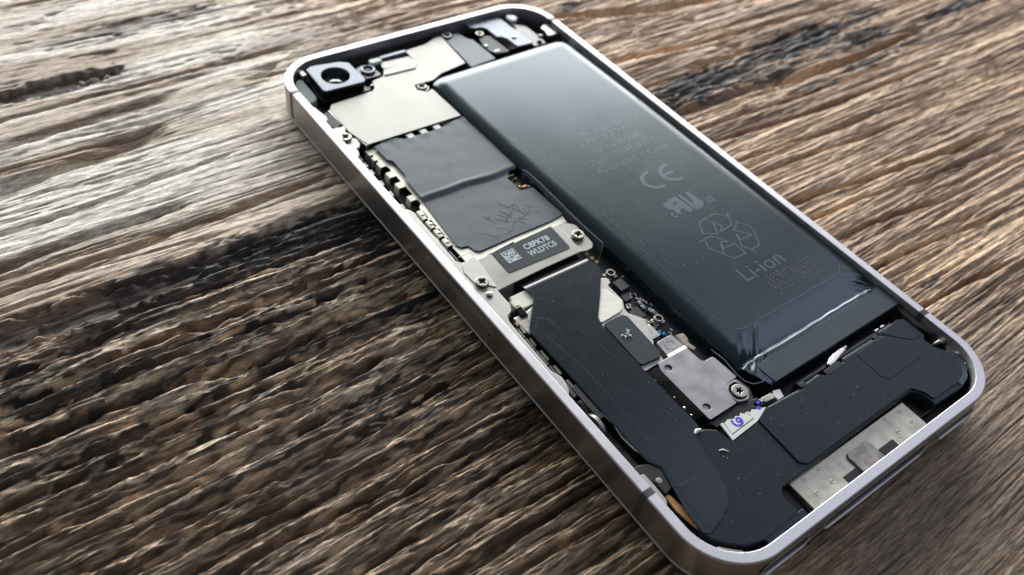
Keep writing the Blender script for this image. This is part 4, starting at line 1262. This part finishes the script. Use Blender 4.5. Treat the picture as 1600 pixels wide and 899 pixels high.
# ---- right of ribbon: connector surround, cream pad, foam, small board parts
slab('connector_surround', [(-9.2, -11.9), (-8.4, -12.5), (-8.5, -13.4), (-9.3, -13.7), (-9.3, -17.1), (-10.2, -18.5), (-10.3, -19.4), (-8.9, -21.6), (-10.6, -25.2), (-11.3, -26.2), (-11.7, -28.6), (-15.5, -28.7), (-15.7, -19.2), (-15.0, -17.6), (-13.0, -15.4)],
     3.4, 4.28, M['ledge'], phone, r=0.3, bev=0.1)
slab('cream_pad', [(-11.0, -13.9), (-10.2, -14.2), (-9.6, -17.1), (-10.6, -18.4), (-11.4, -18.75), (-15.0, -18.95), (-15.25, -18.4), (-14.3, -17.3)], 4.28, 4.46, M['cream'], phone, r=0.3, bev=0.08)
slab('foam_pad', [(-15.1, -19.3), (-11.6, -19.3), (-11.05, -20.0), (-11.45, -27.4), (-12.0, -28.1), (-15.2, -27.8), (-15.45, -27.3)], 4.28, 4.62, M['foam'], phone, r=0.5, bev=0.08)
rnd = random.Random(8)
for k in range(7):
    x, y = -13.3 + rnd.gauss(0, .35), -22.9 + rnd.gauss(0, .25)
    a = rnd.uniform(0, 6.28)
    tube('torn_fibre', [(x, y, 4.62), (x + .3 * math.cos(a), y + .3 * math.sin(a), 4.8), (x + .6 * math.cos(a + .4), y + .6 * math.sin(a + .4), 4.68)], [0.10, 0.08, 0.02], M['lint'], phone, n=6)
ribbon_line('foam_scuff', [(-13.6, -20.6, 4.626), (-12.9, -22.0, 4.626), (-12.6, -23.0, 4.626)], 0.08, 0, M['dark'], phone)
box('silver_can', -10.9, -24.8, 2.6, -8.7, -22.4, 3.95, M['nickel_bright'], phone, r=0.15, bev=0.1)
slab('side_board', [(-6.2, -4.6), (-4.6, -4.9), (-4.5, -7.0), (-3.4, -8.2), (-3.4, -36.0), (-10.5, -33.0), (-10.5, -19.0), (-9.5, -12.0), (-8.0, -9.5)], 1.9, 2.4, M['pcb'], phone, bev=0.05)
for x, y in ((-6.28, -5.7), (-6.22, -6.75), (-6.12, -7.75)):
    lathe('gold_pad', [(0.36 if y < -6 else 0.22, 2.4), (0.33 if y < -6 else 0.2, 2.48), (0.05, 2.48)], x, y, M['gold'], phone, n=16)


def coax(x, y):
    o = slab('coax_socket', [(x - 1.0, y - 0.7), (x + 1.0, y - 0.7), (x + 1.0, y + 0.7), (x - 1.0, y + 0.7)], 2.4, 2.85, M['nickel_bright'], phone, r=0.15, bev=0.08)
    lathe('socket_ring', [(0.72, 2.85), (0.72, 3.45), (0.66, 3.52), (0.5, 3.52), (0.45, 3.42), (0.45, 2.9)], x, y, M['nickel_bright'], o, n=24)
    lathe('socket_core', [(0.43, 2.9), (0.43, 3.1), (0.14, 3.1), (0.12, 3.4), (0.02, 3.4)], x, y, M['dark'], o, n=18)


coax(-6.5, -11.3)
coax(-6.35, -22.0)
ch = slab('power_chip', [(-7.55, -13.0), (-5.75, -12.85), (-5.65, -14.9), (-7.5, -15.0)], 2.4, 3.3, M['chip'], phone, bev=0.06)
for k in range(3):
    for sx in (-7.65, -5.55):
        box('chip_leg', sx - 0.1, -13.35 - k * 0.55, 2.45, sx + 0.1, -13.15 - k * 0.55, 2.8, M['solder'], ch, bev=0.03)
slab('square_chip', [(-9.1, -18.6), (-7.25, -18.35), (-7.2, -20.4), (-9.2, -20.65)], 2.4, 3.0, M['chip'], phone, bev=0.05)
slab('small_chip', [(-7.8, -15.3), (-6.6, -15.3), (-6.8, -16.7), (-8.1, -16.7)], 2.4, 2.9, M['chip'], phone, bev=0.05)
caps = [(-5.9, -16.9), (-5.8, -17.35), (-5.45, -17.3), (-5.35, -17.8), (-5.2, -18.2), (-8.2, -17.2), (-8.4, -17.6), (-7.75, -17.3), (-8.0, -17.9), (-8.3, -21.1), (-7.95, -20.95), (-7.9, -21.4),
        (-7.6, -20.9), (-7.5, -21.5), (-8.5, -21.6), (-9.2, -21.6), (-7.45, -22.6), (-6.7, -15.5), (-6.2, -15.7), (-6.5, -16.2), (-8.2, -14.5), (-8.3, -13.6), (-5.6, -16.2), (-4.9, -19.0), (-5.6, -24.2), (-6.2, -24.6), (-5.3, -20.6), (-4.8, -12.4)]
for i, (x, y) in enumerate(caps):
    o = box('capacitor', x - 0.14, y - 0.20, 2.4, x + 0.14, y + 0.20, 2.68, M['chip'] if i % 3 else M['gasket'], phone, bev=0.03)
    box('capacitor_end', x - 0.15, y + 0.09, 2.4, x + 0.15, y + 0.22, 2.69, M['solder'], o, bev=0.03)
    box('capacitor_end', x - 0.15, y - 0.22, 2.4, x + 0.15, y - 0.09, 2.69, M['solder'], o, bev=0.03)
for x, y in ((-6.3, -18.0), (-6.4, -18.9), (-5.9, -19.9), (-5.7, -20.4)):
    o = box('large_capacitor', x - 0.30, y - 0.35, 2.4, x + 0.30, y + 0.35, 2.95, M['bracket'], phone, bev=0.06)
    box('capacitor_end', x - 0.31, y + 0.2, 2.4, x + 0.31, y + 0.37, 2.96, M['solder'], o, bev=0.04)
for x, y in ((-8.1, -23.4), (-7.6, -23.7), (-7.3, -24.3), (-7.9, -24.0)):
    box('blue_component', x - 0.22, y - 0.2, 2.4, x + 0.22, y + 0.2, 2.95, M['blue'], phone, bev=0.05)
# parts glimpsed in the channel between ribbon and cover plate
rnd = random.Random(4)
for k in range(22):
    y = -29.2 - k * 0.46
    x = -14.35 + rnd.uniform(-.35, .35)
    box('channel_part', x - .18, y - .14, 2.0, x + .22, y + .14, 2.0 + rnd.uniform(.5, 1.3), rnd.choice((M['solder'], M['chip'], M['darkgloss'], M['darkgloss'], M['chip'])), phone, bev=0.04)
for y, r_ in ((-36.0, .22), (-37.4, .2), (-34.1, .14)):
    tube('solder_blob', [(-14.9, y, 3.9), (-14.9, y, 4.25), (-14.9, y, 4.35)], [r_, r_, r_ * .4], M['solder'], phone, n=10)

# ---- grey cover plate with screw
tabp = [(-10.7, -25.8), (-7.75, -25.75), (-7.5, -28.4), (-10.9, -28.4)]
pl = slab('cover_plate', [(-11.05, -28.75), (-7.7, -28.8), (-7.55, -31.5), (-7.2, -31.95), (-5.5, -31.9), (-5.15, -36.3), (-7.35, -36.4), (-8.3, -37.3), (-8.45, -39.4), (-13.65, -39.45), (-13.75, -30.0), (-13.2, -28.75)],
          4.5, 4.72, M['plate'], phone, r=[0.1, 0.1, .3, .3, .6, .3, .9, 1.0, .2, .3, .3, .3], bev=0.05,
          holes=[circle(-12.5, -30.15, 0.56, 24), circle(-12.55, -37.7, 0.56, 24)])
slab('plate_tab', tabp, 4.28, 4.46, M['plate'], pl, r=0.35, bev=0.05)
pydata('plate_step', [(-11.0, -28.9, 4.71), (-7.65, -28.9, 4.71), (-7.55, -28.25, 4.45), (-10.9, -28.25, 4.45), (-11.0, -28.9, 4.5), (-7.65, -28.9, 4.5), (-7.55, -28.25, 4.25), (-10.9, -28.25, 4.25)],
       [(0, 1, 2, 3), (4, 7, 6, 5), (0, 4, 5, 1), (2, 6, 7, 3), (0, 3, 7, 4), (1, 5, 6, 2)], M['nickel_bright'], pl, 0)
me = slab_mesh('stamped_ring', [circle(-9.25, -27.05, 0.82, 30), circle(-9.25, -27.05, 0.68, 30)], 4.44, 4.50, 0.02)
link('stamped_ring', me, M['plate'], pl, 30)
for hx, hy in ((-12.5, -30.15), (-12.55, -37.7)):
    slab('hole_floor', circle(hx, hy, 0.62, 20), 4.25, 4.42, M['plate'], pl, bev=0.03)
slab('screw_seat', [(-8.4, -36.3), (-5.0, -36.3), (-4.6, -38.4), (-5.5, -40.1), (-8.4, -39.9)], 3.9, 4.25, M['dark'], phone, r=0.6, bev=0.08)
me = slab_mesh('seat_rim', [roundp([(-8.35, -37.2), (-7.2, -36.35), (-5.6, -36.3), (-5.2, -38.6), (-6.4, -39.9), (-8.35, -39.4)], 0.8), roundp([(-8.0, -37.4), (-7.1, -36.75), (-5.9, -36.7), (-5.5, -38.5), (-6.5, -39.5), (-8.0, -39.1)], 0.7)], 4.2, 4.66, 0.1)
link('seat_rim', me, M['plate'], pl, 40)
screw(-6.7, -38.2, 4.25, 1.12, phone, rot=0.5, star=True, hgt=0.6)
slab('tan_gasket', [(-7.1, -26.0), (-5.7, -26.3), (-5.8, -27.4), (-6.3, -28.1), (-6.0, -29.3), (-6.7, -29.6), (-7.3, -28.4)], 3.2, 4.2, M['gasket'], phone, r=0.25, bev=0.2)
slab('connector_flex', [(-13.9, -39.5), (-8.4, -39.5), (-5.0, -40.1), (-4.7, -41.4), (-8.5, -41.1), (-13.4, -40.7)], 3.2, 4.3, M['dark'], phone, r=0.2, bev=0.15)
tube('wrapper_edge', [(-4.85, -30.9, 4.7), (-4.65, -33.4, 4.85), (-5.1, -36.0, 4.95), (-5.0, -37.5, 4.95), (-4.2, -38.5, 4.9), (-2.8, -38.9, 4.85), (-2.3, -38.7, 4.9)], 0.055, M['bracket'], phone, n=6)
# dark wrapper wall beside the battery
box('battery_side_gap', -4.4, -39.5, 0.8, -3.4, -4.0, 1.6, M['dark'], phone, bev=0.1)

# ---- white indicator sticker with violet ink
st = slab('indicator_sticker', [(-12.85, -40.55), (-13.25, -43.3), (-8.1, -42.95), (-5.4, -42.0), (-6.1, -41.75), (-6.5, -41.35), (-7.0, -41.5), (-7.4, -41.2), (-7.9, -41.45), (-8.3, -41.05), (-8.8, -41.2), (-9.2, -40.8), (-9.6, -41.1), (-10.2, -40.8), (-10.6, -41.0), (-11.5, -40.6), (-12.1, -40.75)], 4.40, 4.63, M['paper'], phone, bev=0.02)
ribbon_line('sticker_line', [(-12.3, -40.7, 4.645), (-12.75, -42.6, 4.645), (-8.3, -42.35, 4.645)], 0.12, 0, M['greyline'], st)
ribbon_line('sticker_line', [(-8.4, -40.9, 4.645), (-8.3, -41.9, 4.645)], 0.06, 0, M['greyline'], st)
ik = [(-11.15, -40.95), (-11.3, -41.5), (-11.1, -42.0), (-10.6, -42.2), (-10.1, -42.05), (-9.85, -41.6), (-10.0, -41.2), (-10.4, -41.15), (-10.6, -41.5), (-10.35, -41.8), (-10.05, -41.6)]
ribbon_line('ink_mark', [(x, y, 4.66) for x, y in ik], 0.30, 0, M['ink'], st)
slab('ink_dot', [(-6.9, -41.35), (-6.3, -41.25), (-5.9, -41.7), (-6.5, -41.9)], 4.6, 4.645, M['ink'], st, r=0.1, bev=0.01)
slab('sticker_scrap', [(-2.2, -40.5), (-1.1, -40.8), (-1.6, -42.0), (-2.7, -42.0), (-2.7, -41.2)], 3.9, 4.3, M['paper'], phone, bev=0.05)
slab('sticker_scrap', [(-6.3, -40.5), (-5.0, -40.4), (-4.6, -40.9), (-5.4, -41.2), (-6.4, -41.1)], 3.9, 4.3, M['paper'], phone, bev=0.05)
slab('ink_dot', [(-5.9, -40.6), (-5.2, -40.55), (-5.1, -40.95), (-5.8, -41.0)], 4.3, 4.32, M['ink'], st, r=0.1, bev=0.005)
slab('creased_foil', [(-4.7, -40.4), (-2.5, -40.5), (-2.5, -41.5), (-4.6, -41.3)], 3.7, 4.2, M['tarnish'], phone, r=0.2, bev=0.15)
tube('white_drop', [(-16.9, -39.9, 4.6), (-16.4, -39.75, 4.75), (-15.7, -39.8, 4.62)], [0.15, 0.32, 0.12], M['white'], phone, n=10)

# ---- lower speaker and antenna box
bx = [(-26.0, -50.6), (-24.6, -44.2), (-17.0, -40.1), (-15.3, -39.9), (-13.8, -41.0), (-13.3, -43.3), (-8.2, -43.0), (-5.0, -42.0), (1.7, -42.4), (2.2, -42.1), (5.5, -42.0), (6.2, -42.7), (10.5, -42.5), (10.9, -42.0),
      (17.8, -42.0), (19.5, -42.3), (19.9, -41.6), (24.4, -41.7), (25.9, -42.0), (26.0, -45.9), (25.2, -46.2), (25.3, -48.8), (24.6, -49.6), (27.0, -49.3), (27.25, -51.0), (26.3, -52.8), (24.6, -54.3), (22.2, -54.85),
      (16.1, -54.6), (16.0, -52.6), (15.2, -51.3), (8.5, -51.2), (-12.9, -51.6), (-13.6, -52.4), (-13.8, -55.1), (-20.0, -55.3), (-22.6, -54.6), (-24.6, -53.0), (-25.7, -51.6)]
rb = [.3, .3, .3, .5, .3, .1, .1, .1, .1, .1, .1, .1, .1, .1, .1, .1, .2, .1, .3, .1, .2, .1, .1, .3, 1.2, 1.2, 1.2, .8, .4, .7, .6, .2, .9, .8, .3, .8, .8, .8, .4]
lb = slab('speaker_box', bx, 3.0, 4.52, M['plastic'], phone, r=rb, bev=0.15)
raised = [(-8.0, -43.2), (-7.9, -42.85), (-5.6, -42.15), (1.6, -42.75), (2.2, -42.4), (5.4, -42.3), (6.2, -42.95), (10.4, -42.75), (10.8, -42.3), (17.7, -42.35), (19.4, -42.65), (24.2, -42.2), (25.4, -43.2), (25.2, -46.0),
          (24.4, -47.2), (26.2, -49.9), (25.9, -51.7), (25.0, -53.1), (22.3, -54.05), (16.5, -53.9), (16.4, -52.5), (15.3, -50.95), (8.6, -50.95), (-7.4, -51.1), (-8.3, -50.4)]
slab('raised_panel', raised, 4.5, 4.74, M['plastic'], lb, r=[.1, .1, .2, .1, .1, .1, .1, .1, .1, .1, .1, .2, .3, .4, .4, .8, .9, .9, .6, .6, .8, .6, 0, .8, .8], bev=0.06)
slab('inset_panel', [(13.2, -42.75), (17.6, -42.5), (19.3, -42.8), (24.3, -42.35), (24.6, -44.6), (21.6, -48.2), (13.9, -48.25), (13.1, -47.4)], 4.72, 4.80, M['plastic'], lb, r=[.1, .1, .1, .3, .6, .8, .9, .6], bev=0.03)
slab('flex_tail', [(19.7, -42.2), (24.3, -41.7), (25.2, -42.2), (25.2, -45.5), (23.2, -45.6), (21.0, -43.6)], 4.79, 4.87, M['plastic'], lb, r=[.4, .4, .3, .3, .3, .3], bev=0.04)
slab('side_ear', [(25.0, -49.7), (26.6, -49.4), (27.2, -51.0), (26.3, -52.8), (24.6, -54.2), (22.4, -54.7), (22.4, -54.1), (24.2, -53.5), (25.7, -52.2), (26.2, -50.8)], 4.5, 4.68, M['tail'], lb, r=0.2, bev=0.05)
slab('mic_strip', roundp([(-20.2, -55.0), (-15.1, -54.95), (-12.7, -54.9), (-12.8, -55.8), (-20.0, -55.9)], 0.2), 4.0, 4.45, M['plastic'], lb, bev=0.1)
for x, y, w, h_ in ((1.9, -42.2, 1.2, .7), (8.2, -42.6, 3.6, .9), (18.6, -42.3, 1.1, .8)):
    box('black_latch', x - w / 2, y - h_ / 2, 4.5, x + w / 2, y + h_ / 2, 4.78, M['dark'], phone, r=0.2, bev=0.06)
# antenna contact foil between battery and box
slab('crumpled_contact', [(8.3, -41.4), (9.4, -40.9), (10.6, -40.6), (12.6, -40.4), (14.2, -40.7), (13.0, -41.2), (11.4, -41.5), (9.8, -41.9), (8.6, -41.9)], 3.4, 4.3, M['solder'], phone, r=0.25, bev=0.3)
box('flat_cable', 2.0, -41.7, 2.4, 24.0, -41.2, 3.9, M['pcb'], phone, bev=0.1)
for x in (20.2, 21.6):
    box('contact_finger', x, -41.2, 3.6, x + 0.9, -40.95, 4.05, M['solder'], phone, bev=0.05)
slab('right_flap', [(28.0, -39.4), (28.0, -46.6), (27.3, -46.0), (26.7, -44.0), (26.8, -40.8), (27.3, -39.6)], 3.4, 4.4, M['rubber'], phone, r=[.1, .3, .5, 1.2, 1.0, .3], bev=0.3)
# lower right corner metalwork
cm = slab('corner_metal', [(27.9, -48.6), (28.0, -51.5), (26.6, -54.3), (24.6, -55.8), (24.2, -55.2), (25.9, -53.8), (27.1, -51.6), (27.1, -48.8)], 2.2, 4.3, M['nickel_bright'], phone, r=0.3, bev=0.35)
for x, y, r_ in ((27.3, -47.6, .6), (27.35, -50.3, .5), (27.0, -52.3, .45)):
    tube('corner_spring', [(x, y, 3.0), (x + .1, y - .3, 4.2), (x + .3, y - .7, 4.5)], [r_, r_ * .8, r_ * .3], M['screw'], phone, n=10)
slab('silver_sliver', [(-25.9, -52.6), (-25.3, -52.7), (-23.2, -54.7), (-23.5, -55.2), (-25.6, -53.6)], 3.6, 4.2, M['tarnish'], phone, r=0.15, bev=0.15)

# ---- dock connector
dk = slab('dock_shell', rect(-10.9, -56.1, 13.35, -51.45), 2.2, 3.4, M['tarnish'], phone, r=0.15, bev=0.1)
for x, y in ((11.65, -52.3), (8.7, -52.0), (11.69, -54.3), (8.62, -54.3), (-5.75, -52.1), (-8.72, -52.1), (-5.72, -54.3), (-8.73, -54.35)):
    me = slab_mesh('spot_weld', [circle(x, y, 0.30, 18), circle(x, y, 0.17, 14)], 3.38, 3.47, 0.035)
    link('spot_weld', me, M['nickel_bright'], dk, 40)
slab('dock_bracket', [(-0.7, -52.7), (2.9, -52.65), (3.4, -53.1), (3.35, -56.1), (-1.1, -56.1), (-1.15, -53.2)], 3.4, 3.75, M['tarnish_dark'], phone, r=[.5, .5, .4, 0, 0, .4], bev=0.1)
box('dock_gap', -3.95, -56.1, 3.30, -1.2, -54.7, 3.47, M['dark'], phone, bev=0.02)
box('dock_gap', 3.7, -56.1, 3.30, 6.8, -54.6, 3.47, M['dark'], phone, bev=0.02)

# ------------------------------------------------------------------ loose lint and dust
fb1 = tube('lint_fibre', [(-16.0, -43.4, 4.62), (-15.55, -43.58, 4.68), (-15.3, -43.85, 4.68), (-15.0, -44.15, 4.62)], [0.07, 0.11, 0.10, 0.05], M['lint'], None, n=6)
fb1['label'] = 'short white lint fibre lying on the black lower box beside the white sticker'
fb1['category'] = 'lint'


def dust():
    """specks of dust on ribbon, battery and box: tiny irregular grains"""
    rnd = random.Random(21)
    v, f = [], []
    def grain(x, y, z, s):
        k = len(v)
        a = rnd.uniform(0, 6.28)
        l = s * rnd.choice((1, 1, 1.3, 2.5))
        pts = [(l, 0, 0), (0, s, 0), (-l, 0, 0), (0, -s, 0), (0, 0, s * 0.8)]
        for p in pts:
            v.append((x + p[0] * math.cos(a) - p[1] * math.sin(a), y + p[0] * math.sin(a) + p[1] * math.cos(a), z + p[2]))
        f.extend([(k, k + 1, k + 4), (k + 1, k + 2, k + 4), (k + 2, k + 3, k + 4), (k + 3, k, k + 4)])
    for i in range(26):
        y = rnd.uniform(-39, -10)
        x = rnd.uniform(-24.5, -16.2)
        grain(x, y, 4.66, rnd.choice((.02, .025, .03, .05)))
    for i in range(16):
        grain(rnd.uniform(-24, -9), rnd.uniform(-15, -9), 4.63, .035)
    for i in range(110):
        grain(rnd.uniform(0, 25.5), rnd.uniform(-30.5, 26), 5.36, rnd.choice((.018, .022, .03, .04)))
    for i in range(36):
        grain(rnd.uniform(-7.6, 24), rnd.uniform(-50.5, -43.5), 4.76, rnd.choice((.025, .03, .045)))
    for i in range(30):
        grain(rnd.uniform(-24, -9), rnd.uniform(-54, -44), 4.54, .035)
    for i in range(45):
        grain(rnd.uniform(-22.5, -5.5), rnd.uniform(3.5, 29), 3.86, rnd.choice((.04, .05)))
    o = pydata('dust_specks', v, f, M['lint'], None, 0)
    o['kind'] = 'stuff'
    o['label'] = 'fine white dust specks scattered over the black parts of the opened phone'
    return o


dust()
